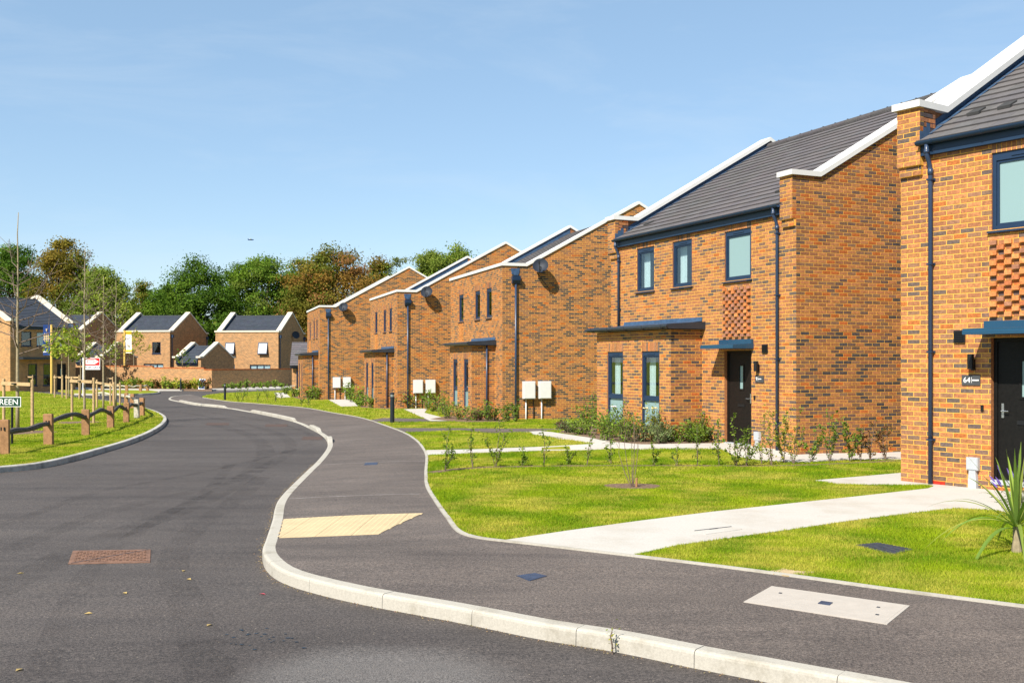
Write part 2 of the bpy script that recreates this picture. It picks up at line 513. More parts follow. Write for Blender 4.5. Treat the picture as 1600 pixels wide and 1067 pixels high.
# ------------------------------------------------------------------ the ground, road, pavement, kerbs, lawns, paths
def clip_axis(poly, ax, lo, hi):
    for v0, keep in ((lo, False), (hi, True)):
        if v0 is None: continue
        out = []
        for i, p in enumerate(poly):
            q = poly[(i + 1) % len(poly)]
            ip, iq = (p[ax] <= v0) == keep, (q[ax] <= v0) == keep
            if ip: out.append(p)
            if ip != iq:
                t = (v0 - p[ax]) / (q[ax] - p[ax])
                r_ = [p[0] + (q[0] - p[0]) * t, p[1] + (q[1] - p[1]) * t]
                r_[ax] = v0
                out.append(tuple(r_))
        poly = out
        if len(poly) < 3: return []
    return poly
def sheet(name, poly, off, mat, skirt=0.0, parent=None):
    """sheet following the ground over a plan polygon [(x,y)..], with a skirt downwards"""
    mb = MB()
    poly = [(float(p[0]), float(p[1])) for p in poly]
    YS = [None] + [19 + k for k in range(0, 14)] + [54.0, None]
    XS = [None] + [-3.5 + k for k in range(0, 13)] + [None]
    for y0, y1 in zip(YS, YS[1:]):
        band = clip_axis(poly, 1, y0, y1)
        if len(band) < 3: continue
        cells = [band]
        if y0 is not None and y1 is not None and y1 <= 32:
            cells = [c_ for c_ in (clip_axis(band, 0, a, b) for a, b in zip(XS, XS[1:])) if len(c_) >= 3]
        for pl in cells:
            tris = tessellate_polygon([[Vector((p[0], p[1], 0)) for p in pl]])
            v = [(p[0], p[1], gz(p[1], p[0]) + off) for p in pl]
            fs = []
            for t in tris:
                a, b, c = (Vector(v[i]) for i in t)
                fs.append(t if (b - a).cross(c - a).z > 0 else t[::-1])
            mb.poly(v, fs)
    if skirt:
        for i, p in enumerate(poly):
            q = poly[(i + 1) % len(poly)]
            za, zb = gz(p[1], p[0]) + off, gz(q[1], q[0]) + off
            mb.face([(p[0], p[1], za), (q[0], q[1], zb), (q[0], q[1], zb - skirt), (p[0], p[1], za - skirt)])
    return mb.build(name, mat, parent)
def plan(pix, off=0.0):
    return [tuple(S(x, y, off)[:2]) for x, y in pix]
def smooth_line(pts, step=0.4, closed=False):
    """Catmull-Rom through points, resampled at about step metres"""
    P = [np.array(p, float) for p in pts]
    n_ = len(P)
    out = []
    for i in range(n_ - 1):
        p0 = P[i - 1] if i > 0 else 2 * P[0] - P[1]
        p1, p2 = P[i], P[i + 1]
        p3 = P[i + 2] if i + 2 < n_ else 2 * P[-1] - P[-2]
        L = np.linalg.norm((p2 - p1)[:2])
        m_ = max(2, int(L / step) + 1)
        t01 = max(np.linalg.norm((p1 - p0)[:2]), 1e-3) ** 0.5
        t12 = max(L, 1e-3) ** 0.5
        t23 = max(np.linalg.norm((p3 - p2)[:2]), 1e-3) ** 0.5
        m1 = t12 * ((p1 - p0) / t01 - (p2 - p0) / (t01 + t12) + (p2 - p1) / t12)
        m2 = t12 * ((p2 - p1) / t12 - (p3 - p1) / (t12 + t23) + (p3 - p2) / t23)
        for k in range(m_):
            t = k / m_
            h00 = 2 * t**3 - 3 * t**2 + 1; h10 = t**3 - 2 * t**2 + t; h01 = -2 * t**3 + 3 * t**2; h11 = t**3 - t**2
            out.append(h00 * p1 + h10 * m1 + h01 * p2 + h11 * m2)
    out.append(P[-1])
    return out
def arc_resample(pts, step):
    P = [np.array(p, float) for p in pts]
    d = [0.0]
    for a, b in zip(P, P[1:]): d.append(d[-1] + np.linalg.norm((b - a)[:2]))
    n_ = max(2, int(round(d[-1] / step)) + 1)
    xs = np.linspace(0, d[-1], n_)
    A = np.array(P)
    return [np.array([np.interp(x, d, A[:, k]) for k in range(A.shape[1])]) for x in xs]

big = MB()
G0 = 3000
ys = [-G0, -60, 54, 120, G0]
big.poly([(-G0, -60, -0.9), (G0, -60, -0.9), (G0, G0, -0.9), (-G0, G0, -0.9)], [(0, 1, 2, 3)])
structure(big.build('ground', 'lawn'))
road = sheet('road', [(-75, -30), (60, -30), (60, 54), (60, 125), (-75, 125), (-75, 54)], ROAD, 'asphalt_road')
structure(road)

# kerb: back edge (pavement side); third value is the height of its top over the pavement datum
K = [(1600, 1104, 0), (1428, 1067, 0), (1260, 1036.6, 0), (1100, 1008, 0), (979, 985, 0), (866, 968, 0), (760, 948, 0), (713, 939.5, 0), (561, 913, 0),
     (469, 889.7, 0), (440, 872.5, 0), (430.5, 857, -0.03), (434, 840, -0.085), (441.7, 811, -0.09), (448, 781, -0.09), (478, 746.6, -0.09),
     (508.6, 715, -0.09), (520, 694, -0.09), (512, 681, -0.09), (490, 668.5, -0.09), (464, 658, -0.09), (420, 648, -0.09), (388, 642, -0.09),
     (356, 637, -0.09), (310, 632.5, -0.09), (284, 627.5, -0.09), (268, 624, -0.09), (268, 621, -0.09), (276, 618.6, -0.09), (300, 616.5, -0.09)]
kb = []
for x, y, o_ in K:
    p = S(x, y, o_)
    kb.append((p.x, p.y, o_))
kb.insert(0, (kb[0][0] + (kb[0][0] - kb[1][0]) * 3, kb[0][1] + (kb[0][1] - kb[1][1]) * 3, 0))
kline = arc_resample(smooth_line(kb, 0.2), 0.18)
def normals(line):
    ns = []
    for i in range(len(line)):
        a, b = line[max(i - 1, 0)], line[min(i + 1, len(line) - 1)]
        d = (b - a)[:2]
        d = d / (np.linalg.norm(d) + 1e-9)
        ns.append(np.array([d[1], -d[0]]))      # right-hand side of travel
    return ns
kn = normals(kline)      # travelling near -> far the road lies on the left
KW = 0.127
# the inner edge of the pavement, along lawns and paths
I = [(1600, 948.7), (1381, 920.6), (1256, 903), (1119, 885), (979, 868), (897.5, 858.5), (830, 850.5), (780, 845), (747.5, 841), (718.6, 833), (695, 807), (676.6, 780.7),
     (664.8, 759.7), (663, 741), (664.5, 712.5), (661, 703), (650, 689), (632, 677), (600, 664.5), (560, 652), (520, 645), (466, 636), (400, 630.5), (360, 627.5), (336, 624.4), (316, 621)]
ib = [tuple(S(x, y)[:2]) for x, y in I]
ib.insert(0, (ib[0][0] + (ib[0][0] - ib[1][0]) * 1.3, ib[0][1] + (ib[0][1] - ib[1][1]) * 1.3))
iline = smooth_line(ib, 0.2)
NST = 260
def param(line, n_):
    A = np.array([p[:3] if len(p) > 2 else (p[0], p[1], 0) for p in line])
    d = np.concatenate([[0], np.cumsum(np.linalg.norm(np.diff(A[:, :2], axis=0), axis=1))])
    # share the parameter by depth of view so that rows pair up across the pavement
    x = np.linspace(0, 1, n_)
    dd = d / d[-1]
    return np.stack([np.interp(x, dd, A[:, k]) for k in range(3)], 1)
# pair rows: equal distance along each half (the corner by the crossing splits the halves)
def split_param(line, split, n1, n2):
    A = [np.array(p) for p in line]
    k = min(range(len(A)), key=lambda i: np.linalg.norm(A[i][:2] - np.array(split)))
    return np.concatenate([param(A[:k + 1], n1)[:-1], param(A[k:], n2)])
kpts = [np.array([p[0], p[1], p[2]]) for p in kline]
ka = split_param(kpts, tuple(S(441.7, 811, -0.09)[:2]), 90, 150)
ia = split_param([np.array([p[0], p[1], 0.0]) for p in iline], tuple(S(718.6, 833)[:2]), 90, 150)
pm = MB()
M_ = 8
rows = []
for a, b in zip(ka, ia):
    row = []
    for j in range(M_ + 1):
        t = j / M_
        x, y = a[0] + (b[0] - a[0]) * t, a[1] + (b[1] - a[1]) * t
        row.append((x, y, gz(y) + (a[2] - 0.002) * (1 - t) ** 1.5 - 0.004 * t))
    rows.append(row)
vv = [p for r_ in rows for p in r_]
ff = []
for i in range(len(rows) - 1):
    for j in range(M_):
        k = i * (M_ + 1) + j
        ff.append((k, k + 1, k + M_ + 2, k + M_ + 1))
pm.poly(vv, ff)
pavement = structure(pm.build('pavement', 'asphalt_path', smooth=True))

kerb = structure(empty('kerb'))
def kerb_stones(line, side, parent, mat, stone=5, width=KW, depth=0.16, lift=None, gap=0.0022):
    ns = normals(line)
    for s0 in range(0, len(line) - 1, stone):
        s1 = min(s0 + stone, len(line) - 1)
        seg = list(range(s0, s1 + 1))
        if len(seg) < 2: continue
        mb = MB()
        jz = random.uniform(-0.002, 0.002)
        rings = []
        for q, i in enumerate(seg):
            p = line[i].copy()
            if q == 0: p[:2] += (line[i + 1] - line[i])[:2] / (np.linalg.norm((line[i + 1] - line[i])[:2]) + 1e-9) * gap
            if q == len(seg) - 1: p[:2] -= (line[i] - line[i - 1])[:2] / (np.linalg.norm((line[i] - line[i - 1])[:2]) + 1e-9) * gap
            nn = ns[i] * side
            z = gz(p[1]) + p[2] + jz + (lift(i) if lift else 0.0)
            prof = [(0.0, 0.0), (width - 0.028, 0.0), (width - 0.013, -0.004), (width - 0.004, -0.013), (width, -0.028), (width + 0.004, -depth), (0.0, -depth)]
            rings.append([(p[0] + nn[0] * w, p[1] + nn[1] * w, z + h_) for w, h_ in prof])
        n_ = len(rings[0])
        v = [p for r_ in rings for p in r_]
        f = []
        for i in range(len(rings) - 1):
            for j in range(n_):
                f.append((i * n_ + j, i * n_ + (j + 1) % n_, (i + 1) * n_ + (j + 1) % n_, (i + 1) * n_ + j))
        f.append(tuple(range(n_))); f.append(tuple((len(rings) - 1) * n_ + j for j in range(n_ - 1, -1, -1)))
        mb.poly(v, f)
        mb.build('kerb_stone', mat, parent)
# far along the pavement some kerb stones stand up, with splayed ends
raised = [(S(514, 685, -0.09).y, S(520, 692, -0.09).y), (S(486, 667, -0.09).y, S(500, 675, -0.09).y), (S(394, 643, -0.09).y, S(464, 658, -0.09).y), (S(280, 627, -0.09).y, S(356, 637, -0.09).y)]
def lift_far(i):
    y, x = kline[i][1], kline[i][0]
    if y < 20: return 0.0
    best = 0.0
    for a, b in raised:
        lo, hi = min(a, b), max(a, b)
        if y > hi + 0.0 or y < lo: continue
        e = min(y - lo, hi - y)
        best = max(best, min(1.0, e / 0.5) * 0.10)
    return best
kerb_stones(kline, -1, kerb, 'kerb_concrete', lift=lift_far)

# narrow concrete edging between pavement and lawns
em = MB()
il = [np.array([p[0], p[1], 0.0]) for p in iline]
ins = normals(il)
pr = [(0.0, 0.012), (0.055, 0.012), (0.055, -0.1), (0.0, -0.1)]
for i in range(len(il) - 1):
    q = []
    for k in (i, i + 1):
        for w, h_ in pr:
            q.append((il[k][0] + ins[k][0] * w, il[k][1] + ins[k][1] * w, gz(il[k][1]) + h_))
    em.poly(q, [(0, 1, 5, 4), (1, 2, 6, 5), (3, 0, 4, 7)])
structure(em.build('edging', 'kerb_concrete'))

# lawns right of the pavement: one sheet behind the edging, paths and drives laid on it
edge_pts = [(p[0] + n_[0] * 0.05, p[1] + n_[1] * 0.05) for p, n_ in zip(il, ins)][::3]
far = plan([(316, 619), (325, 616.4), (345, 614.2), (400, 611.5), (470, 609), (560, 607)])
lawn_poly = edge_pts + far + [(10, 97), (45, 80), (45, 5)]
structure(sheet('lawn', lawn_poly, 0.0, 'lawn', 0.3))

PATHS = {}
def path(name, pix, off, mat, extra=None):
    pl = plan(pix)
    if extra: pl += extra
    PATHS[name + str(len(PATHS))] = pl
    return structure(sheet(name, pl, off, mat, 0.05))
path('footpath', [(782, 845.2), (890, 829), (1000, 814), (1112.5, 800), (1225, 788), (1337.5, 776), (1450, 763.4), (1459, 760), (1450, 757.8), (1360, 757.5), (1309, 756), (1273, 750.8),
                  (1340, 745), (1409, 739), (1440, 742)], 0.008, 'path_concrete',
     [(9.0, 17.5), (12, 12.0), (8.2, 9.5)] + plan([(1600, 806), (1555, 797), (1495, 794), (1450, 798.6), (1337.5, 812.6), (1253, 825), (1140.6, 840.7), (1060, 852), (985, 868.2), (900, 857.8), (840, 851)]))
path('footpath', [(666, 703.5), (745, 702), (850, 698), (923.5, 694), (945, 689.5), (1000, 688.7), (1130, 686), (1180, 690), (1290, 700), (1420, 700), (1420, 718.5), (1337, 718.4), (1267, 722.6), (1225, 722), (1183, 719),
                  (1146, 711.4), (1126.5, 701.6), (1098, 701), (1000, 702), (955, 701.4), (850, 704.5), (745, 708), (666, 711.3)], 0.008, 'path_concrete')
path('footpath', [(822, 674.6), (868, 676.4), (958, 689.5), (940, 693.6), (880, 685.5), (832, 678.6)], 0.012, 'path_concrete')
path('footpath', [(631, 639.3), (668, 638.3), (663, 645), (711, 657.4), (672, 657.6)], 0.008, 'path_concrete')
path('footpath', [(511, 623.6), (547, 622.8), (560, 634.5), (534, 635.2)], 0.008, 'path_concrete')
path('footpath', [(428, 613.4), (446, 613.4), (454, 621), (433, 621.5)], 0.008, 'path_concrete')
path('driveway', [(616, 668.6), (866, 670), (900, 672), (829, 675.8), (719, 672.4), (632, 675.5)], 0.006, 'asphalt_path')
path('driveway', [(580, 656), (600, 653), (700, 655), (716, 658), (690, 659), (580, 659.4)], 0.006, 'asphalt_path')

# the green on the left with its kerb
gk = [(-160, 745), (-60, 735), (0, 728.7), (52.5, 724), (105, 714.2), (157.5, 700.4), (210, 684.6), (245, 669), (259, 658), (259.5, 650.5), (248.5, 643.5), (234, 638.4), (222, 635), (205, 631.5), (185, 628), (160, 624.6), (130, 621), (100, 617), (60, 613), (0, 609)]
gb = [(*S(x, y)[:2], 0.0) for x, y in gk]
gline = arc_resample(smooth_line(gb, 0.25), 0.2)
gnorm = normals(gline)
gkerb = structure(empty('kerb'))
# kerb top: back edge is inside the green
gback = [np.array([p[0] + n_[0] * -KW, p[1] + n_[1] * -KW, 0.0]) for p, n_ in zip(gline, gnorm)]
kerb_stones(gback, 1, gkerb, 'kerb_dark', stone=5)
green_poly = [(p[0], p[1]) for p in gback][::2] + [(-60, 85), (-60, 20)]
structure(sheet('lawn', green_poly, 0.0, 'lawn', 0.3))
isl = [(118, 614.6), (170, 615.2), (215, 615.0), (240, 613.6), (247, 611.6), (236, 610.0), (190, 609.0), (140, 609.0), (90, 609.4)]
island_poly = [tuple(S(x, y)[:2]) for x, y in isl]
structure(sheet('lawn', island_poly, 0.0, 'lawn', 0.3))
il2 = arc_resample(smooth_line([(*S(x, y)[:2], 0.0) for x, y in isl], 0.5), 0.4)
ikerb = structure(empty('kerb'))
kerb_stones([p for p in il2], 1, ikerb, 'kerb_concrete', stone=4)
# far pavement along the garden walls and in front of the far houses
structure(sheet('pavement', plan([(-40, 607.5), (60, 607.6), (160, 608.4), (250, 608.6), (330, 608.4), (400, 607.4), (470, 606), (470, 603), (331, 606), (160, 605), (-40, 603)]) , 0.0, 'path_concrete', 0.15))
structure(sheet('flower_bed', plan([(163, 606.6), (331, 609.2), (331, 606.6), (163, 604.6)]), 0.03, 'soil', 0.2))

# soil beds against the houses
def bed(pix, off=0.012):
    pl = plan(pix)
    PATHS['bed%d' % len(PATHS)] = pl
    structure(sheet('flower_bed', pl, off, 'soil', 0.05))
bed([(872, 676.5), (900, 669), (935, 660), (1125, 676), (1128, 692.5), (1060, 693.5), (1000, 693), (950, 690.5), (905, 681)])
bed([(672, 655), (700, 650), (775, 652), (790, 659.5), (720, 659.5)])
bed([(560, 634), (585, 633), (640, 634), (640, 638.5), (600, 639), (565, 636.5)])
bed([(455, 620), (478, 619), (512, 621), (512, 624), (470, 624)])
# hedge strip of bark across the lawn
hs = [(672, 739), (715, 733.5), (760, 730.5), (830, 729), (900, 728.2), (1000, 728), (1100, 728), (1180, 728.3), (1260, 727), (1330, 724), (1404, 720)]
hl = smooth_line([tuple(S(x, y)[:2]) for x, y in hs], 0.3)
hn = normals([np.array(p) for p in hl])
strip = [(p[0] + n_[0] * (0.10 + 0.03 * math.sin(i * 1.7)), p[1] + n_[1] * (0.10 + 0.03 * math.sin(i * 1.7))) for i, (p, n_) in enumerate(zip(hl, hn))]
strip += [(p[0] - n_[0] * (0.11 + 0.03 * math.sin(i * 2.3)), p[1] - n_[1] * (0.11 + 0.03 * math.sin(i * 2.3))) for i, (p, n_) in list(enumerate(zip(hl, hn)))[::-1]]
PATHS['strip'] = strip
structure(sheet('bark_strip', strip, 0.010, 'soil', 0.03))
c0 = S(988, 760)
ring = [(c0.x + 0.42 * math.cos(a) * (1 + 0.08 * math.sin(3 * a)), c0.y + 0.42 * math.sin(a) * (1 + 0.1 * math.cos(2 * a))) for a in np.linspace(0, 2 * math.pi, 26)[:-1]]
PATHS['ring'] = ring
structure(sheet('bark_ring', ring, 0.008, 'soil', 0.03))
cb = S(1232, 894.5)
bare = [(cb.x + 0.17 * math.cos(a) * (1 + 0.25 * math.sin(3 * a + 1) + 0.15 * math.sin(7 * a)), cb.y + 0.13 * math.sin(a) * (1 + 0.25 * math.cos(4 * a) + 0.15 * math.sin(9 * a))) for a in np.linspace(0, 2 * math.pi, 40)[:-1]]
PATHS['bare'] = [(cb.x + (p[0] - cb.x) * 0.7, cb.y + (p[1] - cb.y) * 0.7) for p in bare]
structure(sheet('bare_earth', bare, 0.005, 'earth', 0.01))
# yellow blister paving at the dropped kerb
def clip_half(poly, p, d):
    out = []
    for i, a in enumerate(poly):
        b = poly[(i + 1) % len(poly)]
        da = (a[0] - p[0]) * d[0] + (a[1] - p[1]) * d[1]
        db = (b[0] - p[0]) * d[0] + (b[1] - p[1]) * d[1]
        if da >= 0: out.append(a)
        if (da >= 0) != (db >= 0):
            t = da / (da - db)
            out.append((a[0] + (b[0] - a[0]) * t, a[1] + (b[1] - a[1]) * t))
    return out
def clip_rect(poly, o, e, f_, a0, a1, b0, b1):
    for p, d in (((o[0] + e[0] * a0, o[1] + e[1] * a0), e), ((o[0] + e[0] * a1, o[1] + e[1] * a1), (-e[0], -e[1])),
                 ((o[0] + f_[0] * b0, o[1] + f_[1] * b0), f_), ((o[0] + f_[0] * b1, o[1] + f_[1] * b1), (-f_[0], -f_[1]))):
        poly = clip_half(poly, p, d)
        if len(poly) < 3: return []
    return poly
from mathutils.bvhtree import BVHTree
pav_bvh = BVHTree.FromPolygons([Vector(v) for v in vv], ff)
def pav_z(x, y):
    h_ = pav_bvh.ray_cast(Vector((x, y, 5)), Vector((0, 0, -1)))
    return h_[0].z if h_[0] is not None else gz(y)
tq = [tuple(S(x, y, o_)[:2]) for x, y, o_ in ((436, 839.5, -0.08), (592, 836.5, -0.05), (661, 804.8, -0.03), (443, 810.5, -0.085))]
e = np.array(tq[1]) - np.array(tq[0]); e /= np.linalg.norm(e); f_ = np.array([-e[1], e[0]])
tact = structure(empty('tactile_paving'))
bl = MB()
for i in range(-2, 6):
    for j in range(-1, 5):
        a0, b0 = i * 0.4, j * 0.4
        pl = clip_rect(tq, tq[0], e, f_, a0 + 0.002, a0 + 0.398, b0 + 0.002, b0 + 0.398)
        if len(pl) < 3: continue
        mb = MB()
        top = [(p[0], p[1], pav_z(*p) + 0.006) for p in pl]
        mb.face(top)
        for k, p in enumerate(top):
            q = top[(k + 1) % len(top)]
            mb.face([p, (p[0], p[1], p[2] - 0.03), (q[0], q[1], q[2] - 0.03), q])
        mb.build('paving_slab', 'tactile', tact)
        for u_ in range(6):
            for w_ in range(6):
                a, b = a0 + 0.033 + u_ * 0.0668, b0 + 0.033 + w_ * 0.0668
                x, y = tq[0][0] + e[0] * a + f_[0] * b, tq[0][1] + e[1] * a + f_[1] * b
                if len(clip_rect(pl, (x, y), e, f_, -0.016, 0.016, -0.016, 0.016)) != 4: continue
                z = pav_z(x, y) + 0.006
                v = [(x + r_ * math.cos(t), y + r_ * math.sin(t), z + h_) for r_, h_ in ((0.017, -0.001), (0.011, 0.0035)) for t in np.linspace(0, 2 * math.pi, 8)[:-1]]
                bl.poly(v, [(k, (k + 1) % 7, (k + 1) % 7 + 7, k + 7) for k in range(7)] + [tuple(range(7, 14))])
structure(bl.build('blister', 'tactile', tact), 'stuff')

# pale construction joints across the pavement
jm = MB()
def lerp_row(row, t):
    k = min(len(row) - 2, int(t * (len(row) - 1))); f0 = t * (len(row) - 1) - k
    return tuple(row[k][i] + (row[k + 1][i] - row[k][i]) * f0 for i in range(3))
for (xa, ya), (xb, yb) in (((452, 778.5), (655, 772)), ((505, 726), (664, 720.5)), ((522, 689.5), (634, 682)), ((505, 672.5), (600, 665))):
    a, b = S(xa, ya, -0.085), S(xb, yb, -0.01)
    d = (b - a); d.z = 0; d.normalize(); n_ = Vector((-d.y, d.x, 0))
    K_ = 16
    for k in range(K_):
        p, q = a.lerp(b, k / K_), a.lerp(b, (k + 1) / K_)
        wv = 0.03 + 0.016 * math.sin(k * 1.3)
        jm.face([(r_.x, r_.y, pav_z(r_.x, r_.y) + 0.003) for r_ in (p - n_ * wv, q - n_ * wv, q + n_ * 0.02, p + n_ * 0.02)])
jm.build('joint', 'asphalt_seam', pavement)

# faint tyre tracks sweeping round the bend
tyres = [[(20, 815), (150, 770), (330, 735), (450, 705), (490, 690), (470, 672), (400, 655), (320, 643)], [(10, 860), (170, 800), (350, 755), (440, 715), (455, 695), (430, 676), (360, 658), (290, 645)],
         [(-20, 930), (120, 860), (180, 835), (300, 790), (390, 740), (415, 705), (390, 680), (320, 660)], [(60, 1060), (100, 960), (150, 880), (240, 815), (320, 770), (360, 725)], [(330, 1060), (300, 960), (270, 880), (300, 830), (370, 780), (410, 745)]]
tm_ = MB()
for k, pix in enumerate(tyres):
    ln = [np.array([*S(x, y, ROAD)[:2], 0.0]) for x, y in pix]
    ln = arc_resample(smooth_line(ln, 0.3), 0.3)
    nn = normals(ln)
    w = 0.10 + 0.05 * (k % 3)
    for i in range(len(ln) - 1):
        q = []
        for j, sg in ((i, -1), (i + 1, -1), (i + 1, 1), (i, 1)):
            p = ln[j][:2] + nn[j] * sg * w
            q.append((p[0], p[1], gz(p[1]) + ROAD + 0.003 + 0.0006 * k))
        tm_.face(q)
structure(tm_.build('tyre_marks', 'tyre_film'), 'stuff')

# ------------------------------------------------------------------ brickwork
COURSE, PITCH = 0.075, 0.225
PAL_FRONT = [((0.415, 0.185, 0.078), 31), ((0.345, 0.150, 0.070), 27), ((0.45, 0.148, 0.046), 6), ((0.265, 0.138, 0.082), 16), ((0.130, 0.096, 0.084), 12), ((0.19, 0.116, 0.082), 8)]  # tones lifted to paint stronger sunlight into the fronts; also fewer dark bricks
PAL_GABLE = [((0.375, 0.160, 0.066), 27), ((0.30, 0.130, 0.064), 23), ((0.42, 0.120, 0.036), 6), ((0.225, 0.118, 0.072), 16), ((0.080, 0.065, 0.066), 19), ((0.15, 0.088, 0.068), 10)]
def pick(pal):
    t = random.uniform(0, sum(w for _, w in pal))
    for c, w in pal:
        t -= w
        if t <= 0: return vary(c, 0.12)
    return pal[0][0]
BRICK_MESHES = {}
def brick_mesh(L, pal, key):
    """shared full-brick meshes, a dozen colours of each"""
    k = (round(L, 3), key, random.randrange(14))
    if k not in BRICK_MESHES:
        mb = MB()
        c = pick(pal)
        h_ = 0.062
        ch = 0.001
        # front face slightly arrised; x along wall, -y outwards
        v = [(0, 0, 0), (L, 0, 0), (L, 0, h_), (0, 0, h_), (0, -PROUD + ch, 0), (L, -PROUD + ch, 0), (L, -PROUD + ch, h_), (0, -PROUD + ch, h_),
             (ch, -PROUD, ch), (L - ch, -PROUD, ch), (L - ch, -PROUD, h_ - ch), (ch, -PROUD, h_ - ch)]
        f = [(8, 9, 10, 11)] + [(a, b, b + 4, a + 4) for a, b in ((0, 1), (1, 2), (2, 3), (3, 0), (4, 5), (5, 6), (6, 7), (7, 4))]
        mb.poly(v, f, c)
        BRICK_MESHES[k] = mb.mesh('brick', 'brick')
    return BRICK_MESHES[k]
PROUD = 0.0035
def wall_body(mb, o, e, n_, L, z0, top, openings, depth, knots=(), reveal=0.10):
    """mortar face with holes for the openings, and their reveals. top(s) gives the height of the wall's head."""
    xs = sorted(set([0.0, L] + [min(max(v, 0), L) for op in openings for v in op[:2]] + [k for k in knots if 0 < k < L]))
    P = lambda s, z, w=0.0: (o[0] + e[0] * s + n_[0] * w, o[1] + e[1] * s + n_[1] * w, z)
    for a, b in zip(xs, xs[1:]):
        if b - a < 1e-6: continue
        m_ = (a + b) / 2
        cuts = sorted([(op[2], op[3]) for op in openings if op[0] <= m_ <= op[1]])
        z = z0
        for c0_, c1_ in cuts:
            if c0_ > z + 1e-6: mb.face([P(a, z), P(b, z), P(b, c0_), P(a, c0_)])
            z = max(z, c1_)
        ta, tb = top(a + 1e-6), top(b - 1e-6)
        if max(ta, tb) > z: mb.face([P(a, z), P(b, z), P(b, max(tb, z)), P(a, max(ta, z))])
    for s0, s1, c0_, c1_ in [op[:4] for op in openings]:
        for q in ([(s0, c0_), (s1, c0_)], [(s1, c0_), (s1, c1_)], [(s1, c1_), (s0, c1_)], [(s0, c1_), (s0, c0_)]):
            (a, za), (b, zb) = q
            mb.face([P(a, za), P(b, zb), P(b, zb, -reveal), P(a, za, -reveal)], (0.36, 0.15, 0.065), 1)
def brick_runs(L, z0, z1, openings, stag, ext0, ext1, top, offset=0.0):
    """(s0, s1, z0, zt0, zt1, is_full) for every brick of a wall face in stretcher bond"""
    out = []
    c0 = math.ceil(z0 / COURSE - 1e-6)
    c1 = int(math.floor(z1 / COURSE + 1e-6))
    for c in range(c0, c1 + 1):
        za, zb = c * COURSE + 0.0065, c * COURSE + 0.0685
        if max(top(k_) for k_ in np.linspace(1e-6, L - 1e-6, 41)) <= za + 0.004: continue
        start = offset - (PITCH / 2 if (c + stag) % 2 else 0.0) - PITCH
        s = start
        while s < L:
            a, b = s + 0.0065, s + PITCH - 0.0065
            s += PITCH
            a_, b_ = max(a, 0.0), min(b, L)
            if b_ - a_ < 0.015: continue
            if a_ <= 0.006: a_ = -ext0
            if b_ >= L - 0.006: b_ = L + ext1
            pieces = [(a_, b_)]
            for op in openings:
                if op[3] <= za + 0.01 or op[2] >= zb - 0.01: continue
                nxt = []
                for p, q in pieces:
                    if op[1] <= p or op[0] >= q: nxt.append((p, q)); continue
                    if op[0] - p > 0.015: nxt.append((p, op[0]))
                    if q - op[1] > 0.015: nxt.append((op[1], q))
                pieces = nxt
            for p, q in pieces:
                tp, tq_ = min(zb, top(min(max(p, 1e-6), L - 1e-6))), min(zb, top(min(max(q, 1e-6), L - 1e-6)))
                if max(tp, tq_) - za < 0.006: continue
                full = abs((q - p) - 0.212) < 0.003 and tp == zb and tq_ == zb
                out.append((p, q, za, max(tp, za), max(tq_, za), full))
    return out
def lay_bricks(house, wall, o, e, n_, L, z0, z1, openings=(), pal=PAL_FRONT, key='f', stag=0, ext=(0, 0), top=None, want=None, mb=None, offset=0.0):
    """lay a face of bricks; those chosen by want() become single bricks under the wall, the rest join mb"""
    top = top or (lambda s: z1)
    singles = 0
    ang = math.atan2(e[1], e[0])
    flip = (e[0] * (-n_[1]) - e[1] * (-n_[0])) < 0
    for s0, s1, za, t0, t1, full in brick_runs(L, z0, z1, openings, stag, ext[0], ext[1], top, offset):
        if want and full and not flip and want(s0, za):
            ob = link('brick', brick_mesh(s1 - s0, pal, key), wall)
            ob.location = (o[0] + e[0] * s0, o[1] + e[1] * s0, za)
            ob.rotation_euler = (0, 0, ang)
            singles += 1
            continue
        P = lambda s, z, w: (o[0] + e[0] * s + n_[0] * w, o[1] + e[1] * s + n_[1] * w, z)
        w = PROUD + random.uniform(-0.001, 0.001)
        v = [P(s0, za, 0), P(s1, za, 0), P(s1, t1, 0), P(s0, t0, 0), P(s0, za, w), P(s1, za, w), P(s1, t1, w), P(s0, t0, w)]
        mb.poly(v, [(4, 5, 6, 7), (0, 1, 5, 4), (1, 2, 6, 5), (2, 3, 7, 6), (3, 0, 4, 7)], pick(pal))
    return singles
def soldier(mb, o, e, n_, s0, s1, z0, z1, pal):
    k = max(1, int(round((s1 - s0) / 0.075)))
    w = (s1 - s0) / k
    for i in range(k):
        a, b = s0 + i * w + 0.005, s0 + (i + 1) * w - 0.005
        P = lambda s, z, q: (o[0] + e[0] * s + n_[0] * q, o[1] + e[1] * s + n_[1] * q, z)
        v = [P(a, z0, 0), P(b, z0, 0), P(b, z1, 0), P(a, z1, 0), P(a, z0, PROUD), P(b, z0, PROUD), P(b, z1, PROUD), P(a, z1, PROUD)]
        mb.poly(v, [(4, 5, 6, 7), (0, 1, 5, 4), (1, 2, 6, 5), (2, 3, 7, 6), (3, 0, 4, 7)], pick(pal))
